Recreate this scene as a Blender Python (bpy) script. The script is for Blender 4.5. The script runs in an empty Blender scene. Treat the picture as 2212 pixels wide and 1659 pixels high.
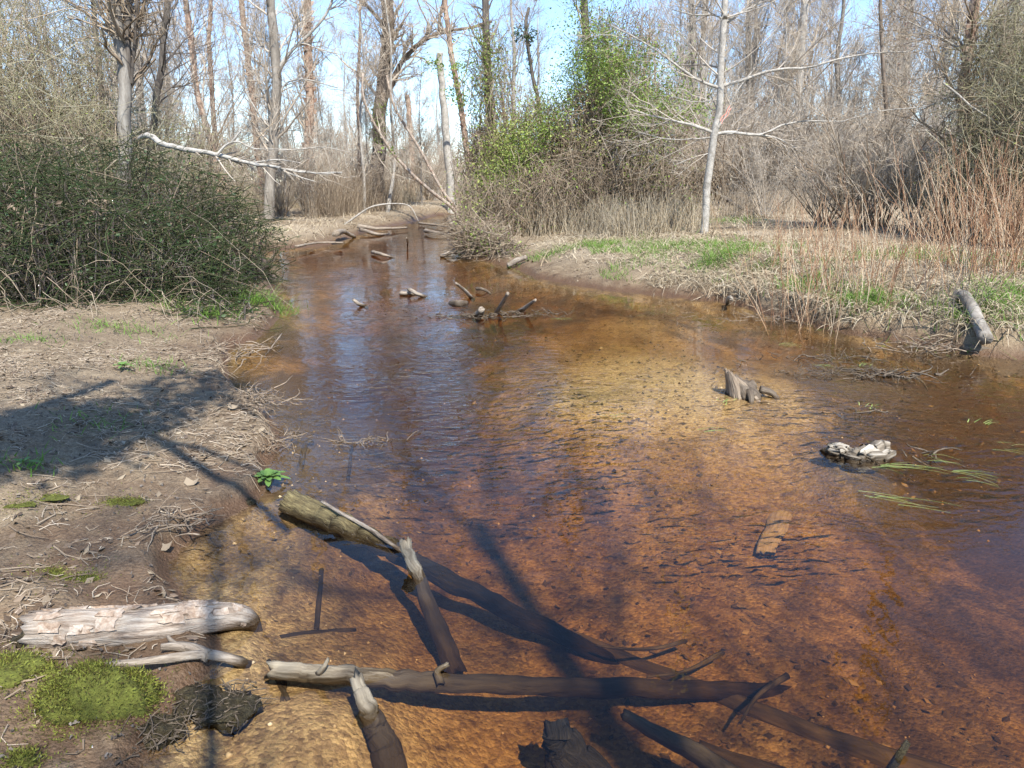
import bpy, math, numpy as np
from mathutils import Vector
R_ = math.radians
S = bpy.context.scene
COL = S.collection
# ------------------------------------------------------------------ camera
F_PX, CX, CY = 1613.0, 1106.0, 829.5          # measured on the photograph at 2212 x 1659
PITCH = R_(15.2)
CAM_H = 1.70
cam = bpy.data.cameras.new('camera'); camo = bpy.data.objects.new('camera', cam); COL.objects.link(camo)
cam.sensor_width = 36.0; cam.lens = 36.0 * F_PX / 2212.0
cam.clip_start = 0.05; cam.clip_end = 3000
camo.location = (0, 0, CAM_H); camo.rotation_euler = (R_(90) - PITCH, 0, 0)
S.camera = camo
# ------------------------------------------------------------------ sky + sun
SUN_EL, SUN_AZ = 50.0, 160.0                   # azimuth clockwise from +Y (sun behind the camera, to the right)
w = bpy.data.worlds.new('World'); S.world = w; w.use_nodes = True
nt = w.node_tree; bg = nt.nodes['Background']
sky = nt.nodes.new('ShaderNodeTexSky'); sky.sky_type = 'NISHITA'; sky.sun_disc = False
sky.sun_elevation = R_(SUN_EL); sky.sun_rotation = R_(SUN_AZ); sky.air_density = 1.0; sky.dust_density = 0.15; sky.ozone_density = 4.5; sky.altitude = 800
nt.links.new(sky.outputs[0], bg.inputs[0]); bg.inputs[1].default_value = 0.135
sl = bpy.data.lights.new('sun', 'SUN'); slo = bpy.data.objects.new('sun', sl); COL.objects.link(slo)
sl.energy = 4.0; sl.angle = R_(0.55); sl.color = (1.0, 0.955, 0.88)
slo.location = (10, -20, 40)
sdir = Vector((math.sin(R_(SUN_AZ)) * math.cos(R_(SUN_EL)), math.cos(R_(SUN_AZ)) * math.cos(R_(SUN_EL)), math.sin(R_(SUN_EL))))
slo.rotation_euler = (-sdir).to_track_quat('-Z', 'Y').to_euler()
S.view_settings.view_transform = 'Standard'; S.view_settings.look = 'None'
S.view_settings.gamma = 1.0; S.view_settings.use_curve_mapping = False
S.view_settings.exposure = 1.22
S.cycles.use_denoising = True; S.cycles.use_adaptive_sampling = True; S.cycles.adaptive_threshold = 0.025
S.cycles.max_bounces = 6; S.cycles.diffuse_bounces = 3; S.cycles.glossy_bounces = 2; S.cycles.transparent_max_bounces = 8
S.cycles.caustics_reflective = False; S.cycles.caustics_refractive = False
S.cycles.sample_clamp_indirect = 4.0

rng = np.random.default_rng(7)
A = np.array
# ------------------------------------------------------------------ pixel helpers
def ray(px, py):
    u = (A(px, float) - CX) / F_PX; v = (CY - A(py, float)) / F_PX
    cp, sp = math.cos(PITCH), math.sin(PITCH)
    return np.stack([u + 0 * v, cp + v * sp + 0 * u, -sp + v * cp + 0 * u], -1)
def at_z(px, py, z=0.0):
    d = ray(px, py); s = (z - CAM_H) / d[..., 2]
    return d * s[..., None] + A([0, 0, CAM_H])
def at_y(px, py, Y):
    d = ray(px, py); s = A(Y, float) / d[..., 1]
    return d * s[..., None] + A([0, 0, CAM_H])
def ppm(Y): return Y / F_PX                     # metres per pixel at distance Y
# ------------------------------------------------------------------ noise
def _hash(ix, iy, seed):
    h = (ix.astype(np.int64) * 374761393 + iy.astype(np.int64) * 668265263 + seed * 1442695041) & 0x7fffffff
    h = ((h ^ (h >> 13)) * 1274126177) & 0x7fffffff
    return ((h ^ (h >> 16)) & 0xffff) / 65535.0
def vnoise(x, y, seed=0):
    x = np.asarray(x, float); y = np.asarray(y, float)
    ix = np.floor(x); iy = np.floor(y); fx = x - ix; fy = y - iy
    fx = fx * fx * (3 - 2 * fx); fy = fy * fy * (3 - 2 * fy)
    a = _hash(ix, iy, seed); b = _hash(ix + 1, iy, seed); c = _hash(ix, iy + 1, seed); d = _hash(ix + 1, iy + 1, seed)
    return (a + (b - a) * fx) * (1 - fy) + (c + (d - c) * fx) * fy
def fbm(x, y, seed=0, oct=4):
    s = 0; a = 0.5; n = 0
    for o in range(oct):
        s = s + a * vnoise(x * 2 ** o + o * 17.3, y * 2 ** o - o * 9.1, seed + o); n += a; a *= 0.5
    return s / n                                 # 0..1
def sm(t): t = np.clip(t, 0, 1); return t * t * (3 - 2 * t)
# ------------------------------------------------------------------ waterline and terrain
WL_LEFT = [(300,1659),(335,1590),(385,1535),(440,1470),(470,1420),(450,1340),(395,1300),(350,1240),(395,1180),(440,1140),(520,1105),(565,1078),
           (600,1040),(585,1000),(612,965),(600,925),(572,885),(505,835),(492,790),(500,748),(560,728),(598,700),(600,665),(592,620),(578,570),(565,546),
           (640,536),(720,527),(760,512),(800,498),(850,488),(900,477),(945,464)]
WL_RIGHT = [(1010,462),(990,478),(965,505),(975,540),(1005,556),(1060,566),(1110,578),(1160,600),(1230,614),(1300,626),(1380,634),(1450,641),(1570,654),(1640,672),
            (1740,701),(1850,722),(1930,736),(2000,746),(2090,766),(2212,777)]
L = [tuple(at_z(*p)[:2]) for p in WL_LEFT]; Rr = [tuple(at_z(*p)[:2]) for p in WL_RIGHT]
POLY = [(-0.93,1.5),(-0.75,1.05),(-0.1,0.85),(0.7,0.8),(1.8,0.35),(3.2,-0.9),(5.5,-3),(9,-6),(16,-10)][::-1] + L \
     + [(0.5,45),(4,54),(12,62),(14,60),(6,50),(1.2,43)] + Rr + [(6.6,7.2),(9,5),(13,1),(19,-6)]
POLY = A(POLY, float)
def sdist(x, y, jag=True):
    """signed distance to the waterline: + on land, - in the water"""
    x = np.asarray(x, float).ravel(); y = np.asarray(y, float).ravel()
    best = np.full(x.shape, 1e9); inside = np.zeros(x.shape, bool)
    n = len(POLY)
    for i in range(n):
        ax, ay = POLY[i]; bx, by = POLY[(i + 1) % n]
        dx, dy = bx - ax, by - ay
        t = np.clip(((x - ax) * dx + (y - ay) * dy) / (dx * dx + dy * dy + 1e-12), 0, 1)
        best = np.minimum(best, (x - ax - t * dx) ** 2 + (y - ay - t * dy) ** 2)
        c = (ay > y) != (by > y)
        xi = (bx - ax) * (y - ay) / (by - ay + 1e-12) + ax
        inside ^= c & (x < xi)
    d = np.sqrt(best); d = np.where(inside, -d, d)
    if jag:
        k = np.clip(np.hypot(x, y) / 8.0, 0.35, 1.0)
        d = d + k * 0.16 * (fbm(x * 2.1 / k, y * 2.1 / k, 5, 3) - 0.5) + 0.05 * (fbm(x * 9, y * 9, 6, 2) - 0.5)
    return d
BAR = [tuple(at_z(1330, 790)[:2]) + (1.6,), tuple(at_z(1480, 850)[:2]) + (1.0,), tuple(at_z(1260, 850)[:2]) + (0.5,), tuple(at_z(1420, 690)[:2]) + (1.3,), tuple(at_z(1620, 830)[:2]) + (1.0,)]
BAR += [tuple(at_z(px, py)[:2]) + (r,) for px, py, r in ((650, 1550, .3), (560, 1220, .3), (1850, 990, .3), (1605, 855, .35), (1850, 800, .8))]
def H(x, y):
    x = np.asarray(x, float); shp = x.shape; x = x.ravel(); y = np.asarray(y, float).ravel()
    d = sdist(x, y)
    r = np.hypot(x, y)
    right = sm((x - 0.3) / 1.0 + 0.0) * sm((y - 5.5) / 2)
    near = 1 - sm((r - 6) / 6)
    scarp = 0.035 + 0.05 * fbm(x * 1.7, y * 1.7, 8, 2) + right * (0.03 + 0.17 * sm((x - 2.2) / 1.5)) + (1 - right) * .05 * sm((y - 2.6) / 1.5)
    rise = (0.13 + 0.10 * fbm(x * .5, y * .5, 9, 2)) * (1 - right) + right * 0.30
    wid = 1.6 * (1 - right) + right * (1.1 + 0.8 * fbm(x * .4, y * .4, 10, 2))
    land = scarp * sm(d / (0.07 + 0.006 * r)) + rise * sm(d / wid) + 0.16 * sm((d - 1.5) / 7) + 0.3 * sm((r - 25) / 60)
    bump = 0.07 * (fbm(x * 1.3, y * 1.3, 20, 4) - 0.5) + 0.045 * (fbm(x * 6, y * 6, 21, 4) - 0.5) + 0.25 * (fbm(x * .12, y * .12, 22, 2) - 0.5) * sm((r - 14) / 20)
    land = land + bump * sm(d / 0.25) + 0.03 * (fbm(x * 19, y * 19, 23, 3) - 0.5) * near * sm(d / 0.1)
    land = np.maximum(land, 0.004 + 0.02 * sm(d / 0.3))
    u = -d
    depth = 0.05 * sm(u / 0.25) + 0.25 * sm((u - 0.1) / 1.2) + 0.06 * (fbm(x * .8, y * .8, 30, 3) - 0.5) * sm(u / .6)
    depth = depth * (1 - .5 * sm((y - 6) / 9)) + .05 * sm(u / .5) * (1 - sm((y - 2.5) / 2.5))
    for bx, by, br in BAR:
        k = np.exp(-(((x - bx) / br) ** 2 + ((y - by) / (br * 1.3)) ** 2))
        depth = depth * (1 - 0.75 * k)
    depth = depth + 0.018 * (fbm(x * 5, y * 5, 31, 3) - 0.5) * sm(u / .3)
    z = np.where(d > 0, land, -np.maximum(depth, 0.0) - 0.003)
    return z.reshape(shp)
def hz(x, y): return float(H(A([x]), A([y]))[0])
def ground(px, py):
    """first hit of the pixel's ray with the terrain"""
    d = ray(px, py); s = np.geomspace(1.2, 160, 1400)
    P = d[None] * s[:, None] + A([0, 0, CAM_H])
    h = H(P[:, 0], P[:, 1]); k = np.argmax(P[:, 2] < np.maximum(h, 0))
    return P[k] if k > 0 else P[-1]
# ------------------------------------------------------------------ mesh helpers
def mesh(name, V, Q=None, T=None, smooth=True, attrs=None):
    V = np.ascontiguousarray(V, np.float32)
    me = bpy.data.meshes.new(name)
    loops = []; starts = []; n0 = 0
    if Q is not None and len(Q):
        Q = np.asarray(Q, np.int32); loops.append(Q.ravel()); starts.append(np.arange(len(Q)) * 4); n0 = len(Q) * 4
    if T is not None and len(T):
        T = np.asarray(T, np.int32); loops.append(T.ravel()); starts.append(n0 + np.arange(len(T)) * 3)
    lp = np.concatenate(loops).astype(np.int32); st = np.concatenate(starts).astype(np.int32)
    me.vertices.add(len(V)); me.vertices.foreach_set('co', V.ravel())
    me.loops.add(len(lp)); me.loops.foreach_set('vertex_index', lp)
    me.polygons.add(len(st)); me.polygons.foreach_set('loop_start', st)
    me.update(calc_edges=True)
    me.polygons.foreach_set('use_smooth', np.full(len(st), bool(smooth)))
    for k, a in (attrs or {}).items():
        a = np.asarray(a, np.float32)
        if a.ndim == 2: at = me.attributes.new(k, 'FLOAT_VECTOR', 'POINT'); at.data.foreach_set('vector', a.ravel())
        else: at = me.attributes.new(k, 'FLOAT', 'POINT'); at.data.foreach_set('value', a)
    return me
def link(name, me, mat=None, parent=None, loc=None):
    o = bpy.data.objects.new(name, me); COL.objects.link(o)
    if mat is not None and me is not None and not me.materials: me.materials.append(mat)
    if parent is not None: o.parent = parent
    if loc is not None: o.location = loc
    return o
class G:
    """collects geometry for ONE mesh object"""
    def __init__(s): s.V = []; s.Q = []; s.T = []; s.n = 0; s.a = []; s.g = []
    def add(s, V, Q=None, T=None, a=0.0, grain=None):
        V = np.asarray(V, float).reshape(-1, 3); s.V.append(V)
        if Q is not None and len(Q): s.Q.append(np.asarray(Q) + s.n)
        if T is not None and len(T): s.T.append(np.asarray(T) + s.n)
        s.a.append(np.full(len(V), a) if np.isscalar(a) else np.asarray(a, float))
        s.g.append(V if grain is None else np.asarray(grain, float)); s.n += len(V); return s
    def tubes(s, P, Rd, sides=3, cap=False, bump=0.0, a=0.0):
        P = np.asarray(P, float); Rd = np.asarray(Rd, float)
        if P.ndim == 2: P = P[None]; Rd = Rd[None]
        N, M, _ = P.shape
        T = np.gradient(P, axis=1); T /= np.linalg.norm(T, axis=2, keepdims=True) + 1e-9
        ref = np.where(np.abs(T[:, :1, 2:3]) > 0.9, A([1., 0, 0]), A([0, 0, 1.]))
        ref = np.broadcast_to(ref, P.shape)
        X = np.cross(T, ref); X /= np.linalg.norm(X, axis=2, keepdims=True) + 1e-9
        Y = np.cross(T, X)
        an = np.arange(sides) * 2 * math.pi / sides
        Rr_ = Rd[:, :, None] * np.ones(sides)
        if bump: Rr_ = Rr_ * (1 + bump * (rng.random((N, M, sides)) - 0.5) + bump * (rng.random((N, 1, sides)) - 0.5))
        V = P[:, :, None] + Rr_[..., None] * (np.cos(an)[:, None] * X[:, :, None] + np.sin(an)[:, None] * Y[:, :, None])
        i = np.arange(M - 1)[:, None] * sides; j = np.arange(sides)[None]; j2 = (j + 1) % sides
        q = np.stack([i + j, i + j2, i + sides + j2, i + sides + j], -1).reshape(-1, 4)
        Q = (q[None] + (np.arange(N) * M * sides)[:, None, None]).reshape(-1, 4)
        V = V.reshape(-1, 3); Tt = None
        if cap:
            c0 = len(V); V = np.concatenate([V, P[:, 0], P[:, -1]]); tt = []
            for n in range(N):
                b0 = n * M * sides; b1 = b0 + (M - 1) * sides
                for k in range(sides):
                    tt.append((c0 + n, b0 + (k + 1) % sides, b0 + k)); tt.append((c0 + N + n, b1 + k, b1 + (k + 1) % sides))
            Tt = tt
        return s.add(V, Q, Tt, a)
    def ribbons(s, P, W, side=None, a=0.0):
        P = np.asarray(P, float); N, M, _ = P.shape
        T = P[:, -1] - P[:, 0]
        if side is None: side = rng.normal(size=(N, 3))
        sd = np.cross(T, side); sd /= np.linalg.norm(sd, axis=1, keepdims=True) + 1e-9
        V = np.stack([P - sd[:, None] * W[..., None], P + sd[:, None] * W[..., None]], 2).reshape(-1, 3)
        i = np.arange(M - 1) * 2
        q = np.stack([i, i + 1, i + 3, i + 2], -1)
        Q = (q[None] + (np.arange(N) * M * 2)[:, None, None]).reshape(-1, 4)
        return s.add(V, Q, None, a)
    def leaves(s, C, size, up=0.3, asp=0.6):
        C = np.asarray(C, float); N = len(C)
        n = rng.normal(size=(N, 3)); n[:, 2] = np.abs(n[:, 2]) + up; n /= np.linalg.norm(n, axis=1, keepdims=True)
        u = np.cross(n, rng.normal(size=(N, 3))); u /= np.linalg.norm(u, axis=1, keepdims=True) + 1e-9
        v = np.cross(n, u); z = (size * (0.4 + 1.25 * rng.random(N) ** 1.5))[:, None]
        V = np.stack([C - u * z, C + v * z * asp - n * z * .15, C + u * z, C - v * z * asp - n * z * .15], 1).reshape(-1, 3)
        b = np.arange(N)[:, None] * 4
        T = np.concatenate([b + A([0, 1, 2]), b + A([0, 2, 3])])
        return s.add(V, None, T)
    def build(s, name, mat, parent=None, smooth=True, attr=None):
        V = np.concatenate(s.V)
        return link(name, mesh(name, V, np.concatenate(s.Q) if s.Q else None, np.concatenate(s.T) if s.T else None, smooth,
                    {'grain': np.concatenate(s.g)} if mat is not None and mat.get('uses_grain') else None), mat, parent)
def spline(P, n):
    P = np.asarray(P, float)
    if len(P) == 2:
        t = np.linspace(0, 1, n)[:, None]; return P[0] * (1 - t) + P[1] * t
    E = np.vstack([2 * P[0] - P[1], P, 2 * P[-1] - P[-2]])
    t = np.linspace(0, len(P) - 1 - 1e-6, n); i = t.astype(int); f = (t - i)[:, None]
    p0, p1, p2, p3 = E[i], E[i + 1], E[i + 2], E[i + 3]
    return 0.5 * (2 * p1 + (p2 - p0) * f + (2 * p0 - 5 * p1 + 4 * p2 - p3) * f ** 2 + (3 * p1 - p0 - 3 * p2 + p3) * f ** 3)
def tag(o, label, cat, group=None, kind=None):
    if label: o['label'] = label
    if cat: o['category'] = cat
    if group: o['group'] = group
    if kind: o['kind'] = kind
    return o
def thing(name, label, cat, loc=(0, 0, 0), group=None):
    o = bpy.data.objects.new(name, None); COL.objects.link(o); o.location = [float(v) for v in loc]; o.empty_display_size = 0.1
    return tag(o, label, cat, group)
def reparent(child, root):
    """child mesh is in world coordinates; keep it there under root"""
    child.parent = root; child.location = [-v for v in root.location]
    return child
# ------------------------------------------------------------------ materials
def nodes(name):
    m = bpy.data.materials.new(name); m.use_nodes = True
    t = m.node_tree; return m, t, t.nodes['Principled BSDF'], t.nodes['Material Output']
def ramp(t, fac, stops, interp='LINEAR'):
    r = t.nodes.new('ShaderNodeValToRGB'); cr = r.color_ramp; cr.interpolation = interp
    while len(cr.elements) < len(stops): cr.elements.new(0.5)
    for e, (p, c) in zip(cr.elements, stops): e.position = p; e.color = (*c, 1)
    t.links.new(fac, r.inputs[0]); return r.outputs[0]
def noise(t, vec, scale, detail=4, rough=0.55, dist=0.0):
    n = t.nodes.new('ShaderNodeTexNoise'); n.inputs['Scale'].default_value = scale; n.inputs['Detail'].default_value = detail
    n.inputs['Roughness'].default_value = rough; n.inputs['Distortion'].default_value = dist
    if vec is not None: t.links.new(vec, n.inputs['Vector'])
    return n.outputs[0]
def mapping(t, src, scale):
    m = t.nodes.new('ShaderNodeMapping'); m.inputs['Scale'].default_value = scale; t.links.new(src, m.inputs['Vector']); return m.outputs[0]
def mixc(t, fac, a, b, mode='MIX'):
    m = t.nodes.new('ShaderNodeMix'); m.data_type = 'RGBA'; m.blend_type = mode
    for s_, v in ((0, fac), (6, a), (7, b)):
        if isinstance(v, (int, float)): m.inputs[s_].default_value = v
        elif isinstance(v, tuple): m.inputs[s_].default_value = (*v, 1)
        else: t.links.new(v, m.inputs[s_])
    return m.outputs[2]
def mathn(t, op, a, b=None, clamp=False):
    m = t.nodes.new('ShaderNodeMath'); m.operation = op; m.use_clamp = clamp
    for i, v in enumerate((a, b)):
        if v is None: continue
        if isinstance(v, (int, float)): m.inputs[i].default_value = v
        else: t.links.new(v, m.inputs[i])
    return m.outputs[0]
def bumpn(t, h, strength, dist):
    b = t.nodes.new('ShaderNodeBump'); b.inputs['Strength'].default_value = strength; b.inputs['Distance'].default_value = dist
    t.links.new(h, b.inputs['Height']); return b.outputs[0]
def pos(t): return t.nodes.new('ShaderNodeNewGeometry').outputs['Position']
def obj_co(t): return t.nodes.new('ShaderNodeTexCoord').outputs['Object']
def mrange(t, v, a, b, c=0., d=1.):
    m = t.nodes.new('ShaderNodeMapRange'); t.links.new(v, m.inputs[0])
    for i, k in enumerate((a, b, c, d)): m.inputs[i + 1].default_value = k
    return m.outputs[0]
def bark(name, stops, scale=8, stretch=(1, 1, .25), rough=.9, bump=.6, bd=.02, band=None, wetline=False, grain=False):
    m, t, b, o = nodes(name)
    if grain:
        m['uses_grain'] = 1; ga = t.nodes.new('ShaderNodeAttribute'); ga.attribute_name = 'grain'; c = ga.outputs['Vector']
    else: c = mapping(t, obj_co(t), stretch)
    n1 = noise(t, c, scale, 6, .65, .6); col = ramp(t, n1, stops)
    n2 = noise(t, c, scale * (3 if grain else 5), 4)
    col = mixc(t, mrange(t, n2, .35, .7, 0, .45), col, mixc(t, 1.0, col, (.35, .3, .27), 'MULTIPLY'))
    if wetline:                                   # wood that stays wet near the water is darker and shinier
        z = t.nodes.new('ShaderNodeSeparateXYZ'); t.links.new(pos(t), z.inputs[0])
        wz = mathn(t, 'ADD', z.outputs[2], mathn(t, 'MULTIPLY', mathn(t, 'SUBTRACT', n1, .5), .06))
        k = mrange(t, wz, .015, .05)
        col = mixc(t, k, mixc(t, 1.0, col, (.30, .25, .19), 'MULTIPLY'), col)
        col = mixc(t, mrange(t, wz, -.07, -.005), mixc(t, 1.0, col, (.55, .5, .42), 'MULTIPLY'), col)   # waterlogged and silted
        band_ = mathn(t, 'MULTIPLY', mrange(t, z.outputs[2], -.02, 0.), mathn(t, 'SUBTRACT', 1., k))
        t.links.new(mrange(t, band_, 0, 1, rough, .3), b.inputs['Roughness'])
    else: b.inputs['Roughness'].default_value = rough
    t.links.new(col, b.inputs['Base Color']); b.inputs['Specular IOR Level'].default_value = .25
    hh = mathn(t, 'ADD', n1, mathn(t, 'MULTIPLY', n2, .4))
    t.links.new(bumpn(t, hh, min(1., bump * (1.6 if grain else 1)), bd * (1.6 if grain else 1)), b.inputs['Normal']); return m
def island(name, stops, rough=.8, transl=0.0, scale=0, spec=.2):
    m, t, b, o = nodes(name)
    g = t.nodes.new('ShaderNodeNewGeometry'); f = g.outputs['Random Per Island']
    if scale: f = mathn(t, 'ADD', mathn(t, 'MULTIPLY', f, .6), mathn(t, 'MULTIPLY', noise(t, g.outputs['Position'], scale, 3), .4))
    col = ramp(t, f, stops); t.links.new(col, b.inputs['Base Color']); b.inputs['Roughness'].default_value = rough; b.inputs['Specular IOR Level'].default_value = spec
    if transl:
        tr = t.nodes.new('ShaderNodeBsdfTranslucent'); t.links.new(col, tr.inputs[0])
        mx = t.nodes.new('ShaderNodeMixShader'); mx.inputs[0].default_value = transl
        t.links.new(b.outputs[0], mx.inputs[1]); t.links.new(tr.outputs[0], mx.inputs[2]); t.links.new(mx.outputs[0], o.inputs[0])
    return m
M = {}
M['bark_grey'] = bark('bark_grey', [(.25, (.10, .085, .07)), (.5, (.25, .225, .19)), (.75, (.42, .39, .34))], 5)
M['bark_dark'] = bark('bark_dark', [(.3, (.05, .042, .036)), (.55, (.14, .12, .10)), (.8, (.27, .24, .20))], 6)
M['bark_brown'] = bark('bark_brown', [(.3, (.07, .052, .04)), (.55, (.19, .15, .115)), (.8, (.33, .28, .22))], 6)
M['bark_birch'] = bark('bark_birch', [(.28, (.09, .055, .04)), (.42, (.24, .155, .11)), (.6, (.48, .36, .27)), (.8, (.62, .52, .42))], 9, (1, 1, .6), bd=.03)
M['bark_leaning'] = bark('bark_leaning', [(.28, (.14, .10, .075)), (.45, (.34, .27, .21)), (.7, (.56, .49, .41))], 9, (1, 1, .6), bd=.03)
M['bark_pale'] = bark('bark_pale', [(.25, (.22, .20, .17)), (.5, (.46, .43, .38)), (.8, (.62, .59, .53))], 4)
M['bark_limb'] = bark('bark_limb', [(.25, (.18, .165, .14)), (.5, (.40, .375, .33)), (.8, (.58, .55, .49))], 8, (1, 1, 1))
M['wood_bleached'] = bark('wood_bleached', [(.3, (.12, .095, .07)), (.5, (.29, .24, .185)), (.75, (.50, .44, .36))], 22, (1, 1, 1), .8, .5, .008, wetline=True, grain=True)
M['wood_dark'] = bark('wood_dark', [(.25, (.012, .01, .008)), (.5, (.035, .028, .02)), (.8, (.08, .065, .045))], 40, (1, 1, 1), .8, .9, .02, grain=True)
M['wood_plank'] = bark('wood_plank', [(.3, (.28, .21, .13)), (.5, (.46, .37, .24)), (.8, (.62, .52, .36))], 14, (1, 1, 1), .8, .3, .006, grain=True)
M['wood_wet'] = bark('wood_wet', [(.25, (.05, .038, .026)), (.5, (.13, .10, .07)), (.8, (.24, .19, .13))], 14, (1, 1, 1), .5, .5, .01, grain=True)
M['wood_sunk'] = bark('wood_sunk', [(.25, (.05, .038, .022)), (.5, (.12, .09, .052)), (.8, (.22, .165, .095))], 14, (1, 1, 1), .8, .5, .01, grain=True)
M['wood_sunk_pale'] = bark('wood_sunk_pale', [(.25, (.14, .11, .075)), (.5, (.28, .235, .165)), (.8, (.44, .38, .28))], 14, (1, 1, 1), .8, .4, .01, wetline=True, grain=True)
M['pine_bark'] = bark('pine_bark', [(.28, (.12, .085, .06)), (.42, (.29, .225, .17)), (.6, (.47, .41, .34)), (.8, (.62, .58, .52))], 16, (1, 1, 1), .9, .8, .012, wetline=True, grain=True)
M['pine_plate'] = bark('pine_plate', [(.28, (.15, .09, .055)), (.45, (.34, .25, .18)), (.7, (.54, .47, .39))], 22, (1, 1, 1), .9, .7, .008)
M['mossy_wood'] = bark('mossy_wood', [(.3, (.07, .055, .03)), (.5, (.17, .135, .065)), (.7, (.30, .25, .12))], 30, (1, 1, 1), .9, .9, .012, wetline=True, grain=True)
M['root'] = bark('root', [(.25, (.12, .085, .06)), (.5, (.27, .21, .15)), (.8, (.42, .35, .27))], 14, (1, 1, 1), .9, .5, .01, grain=True)
M['twig_grey'] = island('twig_grey', [(0, (.18, .145, .11)), (.5, (.38, .325, .26)), (1, (.58, .525, .45))], scale=.6)
M['twig_pink'] = island('twig_pink', [(0, (.20, .15, .11)), (.5, (.43, .355, .27)), (1, (.62, .55, .45))], scale=.6)
M['twig_dark'] = island('twig_dark', [(0, (.05, .04, .034)), (.5, (.12, .10, .085)), (1, (.24, .21, .18))], scale=.6)
M['twig_olive'] = island('twig_olive', [(0, (.09, .075, .045)), (.3, (.19, .17, .095)), (.6, (.31, .285, .17)), (1, (.54, .49, .38))], scale=1.2)
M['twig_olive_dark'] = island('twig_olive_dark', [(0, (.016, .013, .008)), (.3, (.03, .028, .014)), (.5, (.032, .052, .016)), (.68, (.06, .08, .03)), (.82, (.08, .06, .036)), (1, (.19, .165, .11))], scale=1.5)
M['twig_brown'] = island('twig_brown', [(0, (.09, .065, .045)), (.5, (.25, .19, .13)), (1, (.46, .39, .29))], scale=1)
M['cane_red'] = island('cane_red', [(0, (.15, .07, .04)), (.4, (.33, .185, .105)), (.7, (.45, .31, .19)), (1, (.58, .49, .36))])
M['leaf_green'] = island('leaf_green', [(0, (.09, .14, .025)), (.5, (.20, .28, .05)), (1, (.36, .45, .11))], .5, .3, scale=2, spec=.4)
M['leaf_yellow'] = island('leaf_yellow', [(0, (.17, .20, .045)), (.5, (.30, .34, .08)), (1, (.46, .48, .16))], .5, .3, scale=2, spec=.4)
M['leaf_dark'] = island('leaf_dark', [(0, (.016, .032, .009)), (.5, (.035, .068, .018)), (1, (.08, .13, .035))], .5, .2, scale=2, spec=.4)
M['bud_red'] = island('bud_red', [(0, (.22, .07, .055)), (1, (.42, .17, .13))])
M['straw'] = island('straw', [(0, (.16, .115, .07)), (.3, (.33, .26, .17)), (.7, (.52, .44, .31)), (1, (.66, .59, .46))], .8, .15, scale=1.5)
M['straw_dull'] = island('straw_dull', [(0, (.12, .085, .06)), (.35, (.30, .23, .16)), (.75, (.50, .42, .32)), (1, (.66, .59, .49))], .8, .1, scale=1.5)
M['grass'] = island('grass', [(0, (.06, .12, .02)), (.5, (.14, .26, .04)), (.85, (.22, .36, .07)), (1, (.45, .42, .22))], .6, .3, scale=2)
M['grass_wet'] = island('grass_wet', [(0, (.10, .16, .03)), (.6, (.22, .32, .07)), (1, (.36, .42, .14))], .3, .2, spec=.5)
M['litter'] = island('litter', [(0, (.07, .05, .035)), (.4, (.19, .14, .10)), (.75, (.22, .17, .115)), (.95, (.28, .225, .155)), (1, (.34, .28, .20))], .85)
M['moss'] = island('moss', [(.24, (.075, .052, .022)), (.42, (.10, .10, .02)), (.6, (.16, .175, .028)), (.88, (.28, .30, .07))], .9, .15, scale=22)
M['moss_base'] = bark('moss_base', [(.3, (.06, .06, .015)), (.6, (.14, .155, .03))], 40, (1, 1, 1), 1, .8, .01)
M['ribbon'] = island('ribbon', [(0, (.62, .22, .17)), (1, (.70, .28, .22))], .6)
M['pebble_white'] = island('pebble_white', [(0, (.70, .68, .62)), (1, (.75, .72, .68))], .6)
M['stone_wet'] = bark('stone_wet', [(.3, (.03, .024, .014)), (.55, (.085, .068, .036)), (.8, (.17, .145, .075))], 45, (1, 1, 1), .38, 1., .03)
M['wood_white'] = bark('wood_white', [(.32, (.07, .056, .04)), (.48, (.24, .20, .15)), (.64, (.54, .50, .42))], 18, (1, 1, 1), .8, .7, .01, wetline=True, grain=True)

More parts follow.
